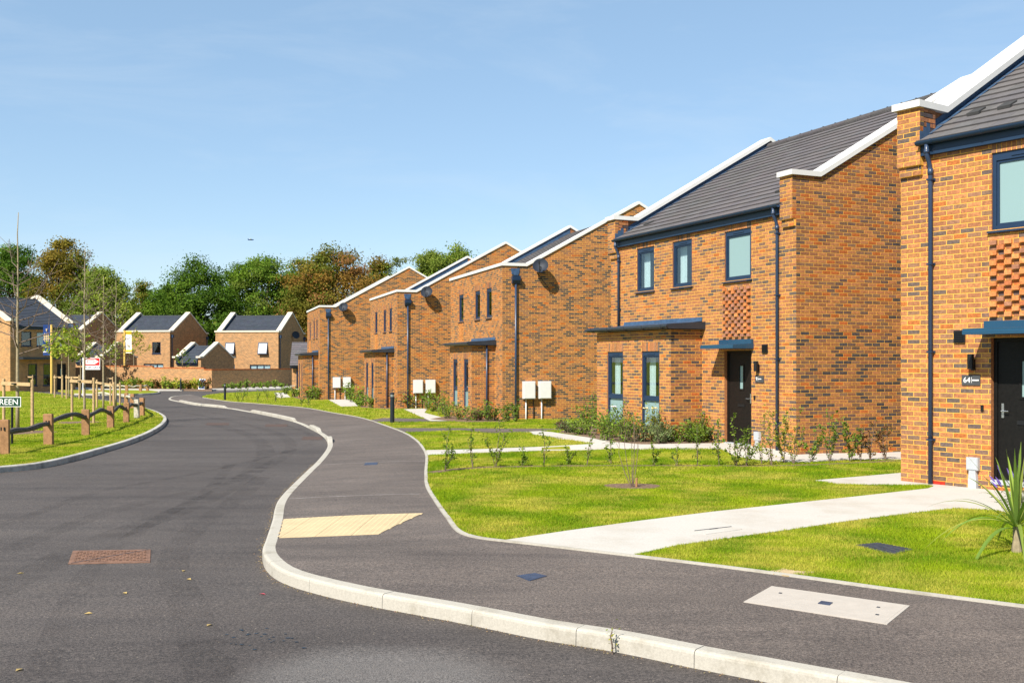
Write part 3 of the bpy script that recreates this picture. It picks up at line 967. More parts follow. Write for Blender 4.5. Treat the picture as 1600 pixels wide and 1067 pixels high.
# ------------------------------------------------------------------ windows, doors and fittings (house coordinates: x along, -y outwards)
def window(parent, x0, x1, z0, z1, y=0.0, style='clear', transom=None, sill=True, light=False):
    """framed window set in an opening; face of the wall at y, frame 6 cm back"""
    fw = 0.058
    yf, yb = y + 0.022, y + 0.092
    mb = MB()
    mb.box(x0, x0 + fw, yf, yb, z0, z1); mb.box(x1 - fw, x1, yf, yb, z0, z1)
    mb.box(x0 + fw, x1 - fw, yf, yb, z0, z0 + fw)
    head = fw + 0.055
    mb.box(x0 + fw, x1 - fw, yf, yb, z1 - head, z1)
    # trickle vent on the head
    mb.box(x0 + (x1 - x0) * 0.3, x1 - (x1 - x0) * 0.3, yf - 0.012, yf - 0.001, z1 - 0.075, z1 - 0.055)
    # sash
    sw = 0.036
    lo = z0 + fw if transom is None else transom + 0.04
    xa, xb, za, zb = x0 + fw, x1 - fw, lo, z1 - head
    ys = yf + 0.018
    mb.box(xa, xa + sw, ys, yb - 0.005, za, zb); mb.box(xb - sw, xb, ys, yb - 0.005, za, zb)
    mb.box(xa + sw, xb - sw, ys, yb - 0.005, za, za + sw); mb.box(xa + sw, xb - sw, ys, yb - 0.005, zb - sw, zb)
    if transom is not None:
        mb.box(x0 + fw, x1 - fw, yf - 0.004, yb, transom - 0.04, transom + 0.04)
    w = mb.build('window', 'frame_metal', parent)
    gy = ys + 0.02
    def pane(a, b, c, d, mat):
        p = MB(); p.box(a, b, gy, gy + 0.008, c, d); p.build('pane', mat, w)
    pane(xa + sw, xb - sw, za + sw, zb - sw, 'frosted' if style == 'frosted' else 'glass')
    if transom is not None:
        pane(x0 + fw, x1 - fw, z0 + fw, transom - 0.04, 'frosted')
    if style != 'frosted':
        # a curtain drawn to one side and a dim room behind
        cm = MB()
        a, b = (xa, xb)
        cl = a + (b - a) * (-0.05 if style != 'right' else 0.45)
        cr = a + (b - a) * (0.36 if style != 'right' else 0.95)
        kk = 22
        for i in range(kk):
            u0, u1 = cl + (cr - cl) * i / kk, cl + (cr - cl) * (i + 1) / kk
            w0, w1 = gy + 0.16 + 0.02 * math.sin(i * 1.7), gy + 0.16 + 0.02 * math.sin((i + 1) * 1.7)
            cm.face([(u0, w0, lo - 0.1), (u1, w1, lo - 0.1), (u1, w1, zb + 0.05), (u0, w0, zb + 0.05)])
        cm.build('curtain', 'curtain', w)
        rm = MB()
        ry = yb + 1.4
        A, B = x0 - 0.02, x1 + 0.02
        z_0, z_1 = z0 - 0.02, z1 + 0.02
        rm.face([(A, ry, z_0), (B, ry, z_0), (B, ry, z_1), (A, ry, z_1)])
        for q in ([(A, yb, z_0), (A, ry, z_0), (A, ry, z_1), (A, yb, z_1)], [(B, yb, z_0), (B, ry, z_0), (B, ry, z_1), (B, yb, z_1)],
                  [(A, yb, z_0), (B, yb, z_0), (B, ry, z_0), (A, ry, z_0)], [(A, yb, z_1), (B, yb, z_1), (B, ry, z_1), (A, ry, z_1)]):
            rm.face(q)
        rm.build('room', 'interior', w)
    if sill:
        sm = MB()
        sm.prism([(y - 0.055, z0 - 0.045), (y - 0.055, z0 - 0.020), (y + 0.10, z0 + 0.001), (y + 0.10, z0 - 0.045)], 'x', x0 - 0.045, x1 + 0.045)
        sm.build('sill', 'frame_metal', w)
    return w
def door(parent, x0, x1, z0, z1, mat, hinge=1, y=0.0):
    yf = y + 0.09
    mb = MB()
    fw = 0.055
    mb.box(x0, x0 + fw, yf - 0.02, yf + 0.06, z0, z1); mb.box(x1 - fw, x1, yf - 0.02, yf + 0.06, z0, z1); mb.box(x0 + fw, x1 - fw, yf - 0.02, yf + 0.06, z1 - fw, z1)
    a, b, c, d = x0 + fw + 0.003, x1 - fw - 0.003, z0 + 0.03, z1 - fw - 0.003
    gx = (a + b) / 2 - hinge * 0.02
    g0, g1 = z0 + 1.22, z1 - 0.32
    mb2 = MB()
    # leaf with a hole for the glazing
    for q in ((a, gx - 0.09, c, d), (gx + 0.09, b, c, d), (gx - 0.09, gx + 0.09, c, g0), (gx - 0.09, gx + 0.09, g1, d)):
        mb2.box(q[0], q[1], yf, yf + 0.05, q[2], q[3])
    fr = mb.build('door_frame', mat, parent)
    dr = mb2.build('door', mat, parent)
    g = MB(); g.box(gx - 0.066, gx + 0.066, yf + 0.012, yf + 0.02, g0 + 0.024, g1 - 0.024); g.build('pane', 'frosted', dr)
    t = MB()
    for q in ((gx - 0.10, gx - 0.066, g0 - 0.012, g1 + 0.012), (gx + 0.066, gx + 0.10, g0 - 0.012, g1 + 0.012), (gx - 0.066, gx + 0.066, g0 - 0.012, g0 + 0.024), (gx - 0.066, gx + 0.066, g1 - 0.024, g1 + 0.012)):
        t.box(q[0], q[1], yf - 0.012, yf + 0.011, q[2], q[3])
    t.build('glazing_bead', mat, dr)
    hx = a + 0.075 if hinge > 0 else b - 0.075
    hm = MB()
    hm.box(hx - 0.018, hx + 0.018, yf - 0.012, yf - 0.001, z0 + 0.93, z0 + 1.14)
    hm.tube([(hx, yf - 0.012, z0 + 1.03), (hx, yf - 0.055, z0 + 1.03), (hx + hinge * 0.11, yf - 0.055, z0 + 1.03)], 0.009, 8)
    hm.build('handle', 'steel', dr)
    lm = MB(); lm.box(gx - 0.13, gx + 0.13, yf - 0.014, yf - 0.001, z0 + 0.84, z0 + 0.90); lm.build('letter_plate', 'black_plastic', dr)
    th = MB(); th.box(x0, x1, y - 0.02, yf + 0.08, z0 - 0.04, z0 + 0.022); th.build('threshold', 'pale_grey', dr)
    return dr
def pipe_clips(parent, x, y, zs, wall_y, name='pipe_clip', mat='black_plastic', ax='x'):
    mb = MB()
    for z in zs:
        if ax == 'x':
            mb.box(x - 0.045, x + 0.045, y - 0.040, y + 0.038, z - 0.012, z + 0.012); mb.box(x - 0.055, x + 0.055, y + 0.030, wall_y, z - 0.018, z + 0.018)
        else:
            mb.box(x - 0.040, x + 0.038, y - 0.045, y + 0.045, z - 0.012, z + 0.012)
    mb.build(name, mat, parent)
def coping_run(mb, pts, x0, x1, th=0.105):
    """coping stone along (y, z) top points, between x0 and x1"""
    n_ = len(pts)
    v = []
    for y, z in pts:
        v += [(x0, y, z), (x1, y, z), (x1, y, z - th), (x0, y, z - th)]
    f = []
    for i in range(n_ - 1):
        a, b = i * 4, (i + 1) * 4
        for j in range(4):
            f.append((a + j, a + (j + 1) % 4, b + (j + 1) % 4, b + j))
    f.append((0, 1, 2, 3)); f.append(((n_ - 1) * 4 + 3, (n_ - 1) * 4 + 2, (n_ - 1) * 4 + 1, (n_ - 1) * 4))
    mb.poly(v, f)
def roof_tiles(house, x0, x1, y0, z0, y1, z1, want=None, tint=(0.112, 0.104, 0.106), tw=0.30, gauge=0.30, limit=300, single=False):
    """lay interlocking flat tiles on the slope from eave (y0,z0) up to ridge (y1,z1)"""
    L = math.hypot(y1 - y0, z1 - z0)
    cy, cz = (y1 - y0) / L, (z1 - z0) / L
    ny, nz = -cz, cy
    base = MB()
    base.face([(x0, y0, z0), (x1, y0, z0), (x1, y1, z1), (x0, y1, z1)], tint)
    part = base.build('roof', 'tile', house)
    rest = MB()
    nr = int(math.ceil(L / gauge))
    made = 0
    TM = []
    cands = []
    for r_ in range(nr):
        b0 = r_ * gauge
        b1 = min(b0 + gauge + 0.07, L)
        off = (tw / 2) * (r_ % 2)
        a = x0 - off
        while a < x1 - 0.01:
            p, q = max(a + 0.002, x0), min(a + tw - 0.002, x1)
            a += tw
            if q - p < 0.04: continue
            cands.append((p, q, b0, b1))
    for p, q, b0, b1 in cands:
        h0, h1 = 0.046 + random.uniform(-0.002, 0.003), 0.012
        full = abs(q - p - tw + 0.004) < 0.002 and abs(b1 - b0 - gauge - 0.07) < 1e-6
        if want and full and made < limit and want(p, b0):
            if not TM:
                for k in range(10):
                    mb = MB()
                    w = tw - 0.004
                    LL = gauge + 0.07
                    v = [(0, 0, 0.014), (w, 0, 0.014), (w, LL, 0), (0, LL, 0), (0, 0, 0.046), (w, 0, 0.046), (w, LL, 0.014), (0, LL, 0.014)]
                    mb.poly(v, [(4, 5, 6, 7), (0, 1, 5, 4), (1, 2, 6, 5), (3, 0, 4, 7)], vary(tint, 0.10))
                    TM.append(mb.mesh('roof_tile', 'tile'))
            ob = link('roof_tile', random.choice(TM), part)
            M = Matrix(((1, 0, 0, p), (0, cy, ny, y0 + cy * b0), (0, cz, nz, z0 + cz * b0), (0, 0, 0, 1)))
            ob.matrix_local = M
            made += 1
            continue
        P = lambda s, t, h_: (s, y0 + cy * t + ny * h_, z0 + cz * t + nz * h_)
        v = [P(p, b0, h0 - 0.032), P(q, b0, h0 - 0.032), P(q, b1, 0), P(p, b1, 0), P(p, b0, h0), P(q, b0, h0), P(q, b1, h1), P(p, b1, h1)]
        rest.poly(v, [(4, 5, 6, 7), (0, 1, 5, 4), (1, 2, 6, 5), (3, 0, 4, 7)], vary(tint, 0.10))
    if rest.v:
        structure(rest.build('roof_tiles', 'tile', part), 'stuff')
    return part
def ridge(house, x0, x1, y, z, tint=(0.075, 0.070, 0.072)):
    k = max(2, int((x1 - x0) / 0.45))
    w = (x1 - x0) / k
    for i in range(k):
        mb = MB()
        a, b = x0 + i * w + 0.004, x0 + (i + 1) * w - 0.004
        pr = [(y + 0.13 * math.cos(t), z - 0.05 + 0.12 * math.sin(t)) for t in np.linspace(0, math.pi, 9)]
        mb.prism(pr, 'x', a, b, vary(tint, 0.1))
        mb.box(b - 0.015, b + 0.015, y - 0.035, y + 0.035, z + 0.068, z + 0.082, (0.03, 0.03, 0.03))
        mb.build('ridge_tile', 'tile', house)
def half_gutter(mb, x0, x1, y, z, r_=0.062):
    pts = [(y + r_ * math.cos(t), z + r_ * math.sin(t)) for t in np.linspace(math.pi, 2 * math.pi, 9)]
    inn = [(y + (r_ - 0.006) * math.cos(t), z + (r_ - 0.006) * math.sin(t)) for t in np.linspace(2 * math.pi, math.pi, 9)]
    mb.prism(pts + inn, 'x', x0, x1)
def text(body, size, loc, rot, mat, parent, align='LEFT', ext=0.001, name='lettering'):
    cu = bpy.data.curves.new(name, 'FONT')
    cu.body = body
    cu.size = size
    cu.align_x = align
    cu.extrude = ext
    cu.materials.append(MATS[mat])
    tmp = bpy.data.objects.new('tmp_text', cu)
    C.objects.link(tmp)
    dg = bpy.context.evaluated_depsgraph_get()
    me = bpy.data.meshes.new_from_object(tmp.evaluated_get(dg))
    bpy.data.objects.remove(tmp)
    o = link(name, me, parent)
    o.location = loc
    o.rotation_euler = rot
    return o

# ------------------------------------------------------------------ house type with an open eave between gable parapets
def eave_house(origin, ang, z, mirror, label, number, doormat, W=7.76, single_front=None, single_gable=None, tiles_want=None,
               gable_pal=PAL_GABLE, base=-0.5, canopy='canopy_metal', front_pal=PAL_FRONT, D=10.1, canopy_p=0.56, number_text='9'):
    h = empty('house', (origin[0], origin[1], z), ang)
    tag(h, label, 'house')
    def X(a, b):                       # from distance off the door-side corner to house x
        return (W - b, W - a) if mirror else (a, b)
    dx = lambda q: W - q if mirror else q
    EAVE = 5.10
    YR, ZC = 5.05, 5.80
    zr = ZC + (YR - 0.6) * 0.5774
    topg = lambda s: (ZC if s < 0.6 else (ZC + (min(s, D - s) - 0.6) * 0.5774 if D - s > 0.6 else ZC)) - 0.105
    bay = X(3.39, 6.97)
    BY = -0.87
    d0 = X(1.5, 2.5)
    op = [(*d0, 0.0, 2.1), (*X(1.51, 2.49), 3.675, 4.80), (*X(3.82, 4.67), 3.675, 4.80), (*X(5.53, 6.39), 3.675, 4.80)]
    hid = [(bay[0], bay[1], base, 2.60)]
    pan = X(1.50, 2.52)
    sold = [(o_[0], o_[1], 4.80, 5.025) for o_ in op[1:]]
    # front wall
    wb = MB()
    wall_body(wb, (0, 0), (1, 0), (0, -1), W, base, lambda s: 5.12, op + hid, 0)
    # the solid gables
    for gx0, gx1, n_ in ((0, 0.33, -1), (W - 0.33, W, 1)):
        prof = [(0.003, base), (0.003, ZC - 0.105), (0.6, ZC - 0.105), (YR, zr - 0.105), (D - 0.6, ZC - 0.105), (D - 0.003, ZC - 0.105), (D - 0.003, base)]
        wb.prism(prof, 'x', gx0, gx1)
        xi = gx1 + 0.003 if n_ < 0 else gx0 - 0.003
        wb.face([(xi, q[0], q[1]) for q in ((0.02, 4.9), (0.02, ZC - 0.108), (0.6, ZC - 0.108), (YR, zr - 0.108), (D - 0.6, ZC - 0.108), (D - 0.02, 4.9))], (0.28, 0.125, 0.06), 1)
    wb.face([(0, D, base), (W, D, base), (W, D, 5.1), (0, D, 5.1)])
    # heads of the gables step out over corbels at the front
    for gx0 in (0.0, W - 0.40):
        wb.box(gx0, gx0 + 0.40, -0.100, 0.0, 4.8, ZC - 0.105)
        wb.box(gx0 + 0.01, gx0 + 0.39, -0.055, 0.0, 4.65, 4.8)
    # bay
    wall_body(wb, (bay[0], BY), (1, 0), (0, -1), bay[1] - bay[0], base, lambda s: 2.60, [(a - bay[0], b - bay[0], 0.225, 2.1) for a, b in (X(5.60, 6.41), X(3.88, 4.70))], 0)
    for x_ in bay:
        wb.face([(x_, BY, base), (x_, 0, base), (x_, 0, 2.6), (x_, BY, 2.6)])
    wall = wb.build('wall', ['mortar', 'brick'], h)
    rest = MB()
    cut = op + hid + [(pan[0], pan[1], 2.40, 3.525)] + sold
    lay_bricks(h, wall, (0, 0), (1, 0), (0, -1), W, base, 5.05, cut, front_pal, 'f', 0, (PROUD, PROUD), want=single_front, mb=rest)
    for s_ in sold: soldier(rest, (0, 0), (1, 0), (0, -1), s_[0], s_[1], s_[2] + 0.003, s_[3] - 0.003, front_pal)
    # gables
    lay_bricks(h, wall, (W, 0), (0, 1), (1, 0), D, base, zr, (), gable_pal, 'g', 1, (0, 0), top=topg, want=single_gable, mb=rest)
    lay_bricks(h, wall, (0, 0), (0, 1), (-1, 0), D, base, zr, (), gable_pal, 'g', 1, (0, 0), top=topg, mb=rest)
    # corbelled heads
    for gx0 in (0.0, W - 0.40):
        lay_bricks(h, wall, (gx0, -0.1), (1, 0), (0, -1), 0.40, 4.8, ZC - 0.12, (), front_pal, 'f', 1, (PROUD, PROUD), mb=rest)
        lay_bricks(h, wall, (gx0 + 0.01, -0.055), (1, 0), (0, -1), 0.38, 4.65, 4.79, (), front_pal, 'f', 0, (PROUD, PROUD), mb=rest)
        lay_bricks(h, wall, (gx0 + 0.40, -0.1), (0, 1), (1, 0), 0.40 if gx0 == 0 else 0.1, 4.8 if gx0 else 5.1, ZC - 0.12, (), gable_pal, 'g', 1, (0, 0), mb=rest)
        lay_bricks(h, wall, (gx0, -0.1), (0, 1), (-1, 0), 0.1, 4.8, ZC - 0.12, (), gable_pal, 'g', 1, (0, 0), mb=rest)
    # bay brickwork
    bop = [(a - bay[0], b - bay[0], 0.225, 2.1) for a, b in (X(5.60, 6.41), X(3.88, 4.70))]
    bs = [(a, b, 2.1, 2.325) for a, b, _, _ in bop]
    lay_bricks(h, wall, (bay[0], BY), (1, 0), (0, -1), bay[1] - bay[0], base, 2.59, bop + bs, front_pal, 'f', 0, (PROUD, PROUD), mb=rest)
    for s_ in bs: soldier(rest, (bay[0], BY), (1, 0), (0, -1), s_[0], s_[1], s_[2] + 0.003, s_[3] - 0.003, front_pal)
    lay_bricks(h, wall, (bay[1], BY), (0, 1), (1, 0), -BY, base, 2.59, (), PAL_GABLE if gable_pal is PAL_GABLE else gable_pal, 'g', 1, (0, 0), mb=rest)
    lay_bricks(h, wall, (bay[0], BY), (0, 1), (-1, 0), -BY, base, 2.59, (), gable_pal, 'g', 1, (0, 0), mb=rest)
    structure(rest.build('bricks', 'brick', wall), 'stuff')
    # panel of projecting headers over the door
    panel = MB(); panel.box(pan[0], pan[1], -0.004, 0.0, 2.40, 3.525); panel = panel.build('brick_panel', 'mortar', h)
    PM = []
    for k in range(10):
        mb = MB()
        c = vary(random.choice([(0.56, 0.20, 0.07), (0.60, 0.235, 0.085), (0.47, 0.16, 0.065), (0.36, 0.165, 0.10)]), 0.1)
        mb.box(0, 0.1025, -0.05, 0, 0, 0.065, c)
        PM.append(mb.mesh('brick', 'brick'))
    FM = []
    for k in range(6):
        mb = MB(); mb.box(0, 0.1025, -PROUD, 0, 0, 0.065, pick(PAL_FRONT)); FM.append(mb.mesh('brick', 'brick'))
    for r_ in range(15):
        for c_ in range(9):
            px_ = pan[0] + 0.003 + c_ * 0.1133
            ob = link('brick', random.choice(PM if (r_ + c_) % 2 == 0 else FM), panel)
            ob.location = (px_, -0.0045, 2.405 + r_ * COURSE)
    # copings
    for gx0, gx1 in ((-0.06, 0.43), (W - 0.43, W + 0.06)):
        mb = MB()
        coping_run(mb, [(-0.16, ZC), (0.6, ZC), (YR, zr), (D - 0.6, ZC), (D + 0.06, ZC)], gx0, gx1)
        mb.build('coping', 'coping', h)
    # roof
    ze = EAVE + 0.03
    y0, z0 = -0.10, ze
    zt = z0 + (YR - y0) * 0.5774
    rf = roof_tiles(h, 0.335, W - 0.335, y0, z0, YR, zt, tiles_want)
    bk = MB(); bk.face([(0.335, YR, zt), (W - 0.335, YR, zt), (W - 0.335, D + 0.1, z0), (0.335, D + 0.1, z0)], (0.078, 0.073, 0.073)); bk.build('roof', 'tile', h)
    ridge(h, 0.34, W - 0.34, YR, zt + 0.02)
    for k, q in enumerate((0.85, 1.35, W - 1.1)):
        vx = dx(q)
        b_ = 0.9 if k < 2 else 0.7
        yy, zz = y0 + b_ * 0.866, z0 + b_ * 0.5
        mb = MB(); mb.prism([(yy - 0.08, zz - 0.01), (yy - 0.09, zz + 0.035), (yy + 0.12, zz + 0.135), (yy + 0.12, zz + 0.09)], 'x', vx - 0.10, vx + 0.10, (0.05, 0.05, 0.05))
        mb.build('roof_vent', 'tile', h)
    # lead flashing where roof meets parapet
    for gx, s_ in ((0.33, 1), (W - 0.33, -1)):
        mb = MB()
        k = 16
        for i in range(k):
            a, b = 0.12 + (YR - 0.12) * i / k, 0.12 + (YR - 0.12) * (i + 1) / k + 0.02
            za, zb = z0 + (a - y0) * 0.5774, z0 + (b - y0) * 0.5774
            mb.obox((gx + s_ * (0.006 + 0.003 * (i % 2)), (a + b) / 2, (za + zb) / 2 + 0.083), (0.003, 0, 0), (0, (b - a) / 2, (zb - za) / 2), (0, 0, 0.072))
            mb.obox((gx + s_ * 0.07, (a + b) / 2, (za + zb) / 2 + 0.046), (0.065, 0, 0), (0, (b - a) / 2, (zb - za) / 2), (0, 0, 0.004))
        # step flashing showing on the front of the parapet head
        for i in range(3):
            mb.box(gx + (0.071 if s_ > 0 else -0.075), gx + (0.075 if s_ > 0 else -0.071), -0.11 + i * 0.09, -0.02 + i * 0.09, 5.12, 5.32 + i * 0.075)
        mb.build('flashing', 'lead', h)
    # fascia, soffit, gutter
    f0, f1 = 0.40, W - 0.40
    mb = MB(); mb.box(f0, f1, -0.085, -0.065, 4.93, 5.13); mb.box(f0, f1, -0.0649, 0.0, 4.93, 4.945); mb.build('fascia', 'gutter', h)
    mb = MB(); half_gutter(mb, f0 - 0.02, f1 + 0.02, -0.155, 5.135)
    gt = mb.build('gutter', 'gutter', h, smooth=False)
    br = MB()
    for i in range(9):
        x_ = f0 + 0.25 + (f1 - f0 - 0.5) * i / 8
        pts = [(-0.155 + 0.068 * math.cos(t), 5.137 + 0.068 * math.sin(t)) for t in np.linspace(math.pi * 0.95, 2 * math.pi, 8)]
        br.prism(pts + [(-0.155 + 0.060 * math.cos(t), 5.137 + 0.060 * math.sin(t)) for t in np.linspace(2 * math.pi, math.pi * 0.95, 8)], 'x', x_ - 0.014, x_ + 0.014)
    br.build('gutter_bracket', 'gutter', gt)
    for q, zb in ((0.55, base + 0.2), (W - 0.5, 2.7)):
        x_ = dx(q)
        mb = MB()
        mb.tube([(x_, -0.155, 5.09), (x_, -0.155, 4.93), (x_, -0.12, 4.87), (x_, -0.075, 4.78), (x_, -0.055, 4.70), (x_, -0.055, zb)], 0.034, 12)
        mb.tube([(x_, -0.155, 5.0), (x_, -0.155, 4.94)], 0.041, 12); mb.tube([(x_, -0.055, 4.72), (x_, -0.055, 4.62)], 0.041, 12)
        pp = mb.build('downpipe', 'pipe', h, smooth=True)
        pipe_clips(pp, x_, -0.055, [v_ for v_ in (4.55, 3.25, 1.9, 0.55) if v_ > zb], 0.0, mat='frame_metal')
    # windows and door
    window(h, *X(1.51, 2.49), 3.675, 4.80, style='frosted')
    window(h, *X(3.82, 4.67), 3.675, 4.80)
    window(h, *X(5.53, 6.39), 3.675, 4.80)
    for a, b in (X(5.60, 6.41), X(3.88, 4.70)):
        window(h, a, b, 0.225, 2.1, y=BY, transom=0.95, sill=True)
    door(h, *d0, 0.0, 2.1, doormat, -1 if mirror else 1)
    # bay roof: thin slab with rounded edge gutter, lead upstand
    b0, b1 = bay[0] - 0.20, bay[1] + 0.14
    mb = MB()
    mb.prism([(BY - 0.18, 2.615), (BY - 0.21, 2.65), (BY - 0.21, 2.70), (BY - 0.18, 2.725), (0.0, 2.79), (0.0, 2.615)], 'x', b0, b1)
    mb.box(b0 - 0.03, b1 + 0.05, BY - 0.255, BY - 0.215, 2.655, 2.70)
    br_ = mb.build('bay_roof', 'bay_roof', h)
    mb = MB()
    for i in range(5):
        x_ = b0 + 0.3 + (b1 - b0 - 0.5) * i / 4
        mb.prism([(BY - 0.262, 2.71), (BY - 0.262, 2.64), (BY - 0.20, 2.60), (BY - 0.12, 2.60), (BY - 0.12, 2.613), (BY - 0.195, 2.612), (BY - 0.25, 2.65), (BY - 0.25, 2.71)], 'x', x_ - 0.012, x_ + 0.012)
    mb.build('gutter_bracket', 'bay_roof', br_)
    mb = MB(); mb.prism([(-0.25, 2.775), (-0.012, 2.80), (-0.012, 2.90), (-0.02, 2.90), (-0.04, 2.815), (-0.25, 2.785)], 'x', bay[0] - 0.05, bay[1] + 0.02); mb.build('flashing', 'lead', br_)
    # canopy
    cx = X(1.41, 2.65)
    mb = MB(); mb.prism([(-canopy_p, 2.14), (-canopy_p, 2.185), (-canopy_p + 0.012, 2.195), (-canopy_p + 0.012, 2.225), (0, 2.25), (0, 2.14)], 'x', cx[0], cx[1])
    cn = mb.build('canopy', canopy, h)
    mb = MB(); mb.box(cx[0] + 0.01, cx[1] - 0.01, -0.06, -0.009, 2.235, 2.345); mb.build('canopy_upstand', canopy, cn)
    # small fittings beside the door
    v0, v1 = X(0.92, 1.10)
    mb = MB(); mb.box(v0, v1, -0.03, -0.006, 2.03, 2.22); vt = mb.build('wall_vent', 'black_plastic', h)
    mb = MB()
    for i in range(6): mb.box(v0 + 0.02, v1 - 0.02, -0.042, -0.0305, 2.05 + i * 0.027, 2.064 + i * 0.027)
    mb.build('louvre', 'black_plastic', vt)
    l0 = dx(1.23)
    mb = MB(); mb.box(l0 - 0.03, l0 + 0.03, -0.03, -0.006, 1.62, 1.78); mb.tube([(l0, -0.085, 1.64), (l0, -0.085, 1.86)], 0.048, 14); mb.box(l0 - 0.02, l0 + 0.02, -0.05, -0.03, 1.68, 1.74)
    mb.build('wall_light', 'black_plastic', h)
    p0, p1 = X(1.05, 1.34)
    mb = MB(); mb.box(p0, p1, -0.022, -0.006, 1.40, 1.55); pl = mb.build('number_plate', 'plate_grey', h)
    text(number_text, 0.115, (p0 + 0.025, -0.0235, 1.438), (R(90), 0, 0), 'sign_white', pl)
    bar = MB()
    xo = p0 + (0.155 if len(number_text) > 1 else 0.10)
    bar.box(xo, xo + 0.004, -0.0245, -0.022, 1.435, 1.52)
    for i in range(7): bar.box(xo + 0.014 + i * 0.015, xo + 0.025 + i * 0.015, -0.0245, -0.022, 1.465, 1.485)
    bar.build('plate_print', 'sign_white', pl)
    bx = dx(1.37)
    mb = MB(); mb.box(bx - 0.02, bx + 0.02, -0.025, -0.006, 1.02, 1.11); mb.build('door_bell', 'black_plastic', h)
    m0, m1 = X(1.15, 1.33)
    mb = MB(); mb.box(m0, m1, -0.07, -0.006, 0.14, 0.33); mb.box(m0 + 0.012, m1 - 0.012, -0.078, -0.07, 0.152, 0.318); mb.prism([((m0 + m1) / 2 - 0.05, 0.14), ((m0 + m1) / 2 + 0.05, 0.14), ((m0 + m1) / 2 + 0.065, 0.0), ((m0 + m1) / 2 + 0.065, -0.2), ((m0 + m1) / 2 - 0.065, -0.2), ((m0 + m1) / 2 - 0.065, 0.0)], 'y', -0.065, -0.006)
    mb.build('meter_cover', 'pale_grey', h)
    # odd red weep bricks low in the walls
    mb = MB()
    for q, zq in ((0.85, -0.07),):
        a, b = X(q - 0.30, q - 0.085)
        mb.box(a, b, -0.011, 0, zq - 0.075 * 1, zq - 0.01, (0.42, 0.035, 0.02))
    mb.box(W, W + 0.011, 1.05, 1.265, -0.145, -0.08, (0.42, 0.035, 0.02)); mb.box(W, W + 0.011, 2.18, 2.395, -0.145, -0.08, (0.42, 0.035, 0.02))
    mb.build('red_brick', 'brick', h)
    return h

def frame_of(vp, px, s):
    u = Vector((vp, FPX)).normalized()
    y = FPX / s
    return Vector(((px - 800) * y / FPX, y)), u
# nearest house, number 64: only its door-side end stands in the picture
O, u = frame_of(-1130, 1408, 98.5)
angA = math.atan2(-u.y, -u.x)
eave_house(O, angA, -0.03, False, 'brick house with black door and number 64, nearest the camera', '64', 'door_black',
           single_front=lambda s, z: 0.0 <= s <= 2.3 and 1.15 < z < 4.9, tiles_want=lambda p, b: p < 3.4 and b < 4.6, base=-0.6, canopy_p=0.6, number_text='64', canopy='canopy_metal')
O, u = frame_of(-715, 1244, 75.8)
angB = math.atan2(-u.y, -u.x)
OB = O + u * 7.76
eave_house(OB, angB, -0.13, True, 'brick house with dark door, flat-roofed bay and number 9, next beyond number 64', '9', 'door_brown',
           single_front=lambda s, z: s > 5.0 and 0.4 < z < 3.5, single_gable=lambda s, z: s < 2.4 and z > 2.7, tiles_want=lambda p, b: p > 3.3 and b < 5.2, base=-0.5)

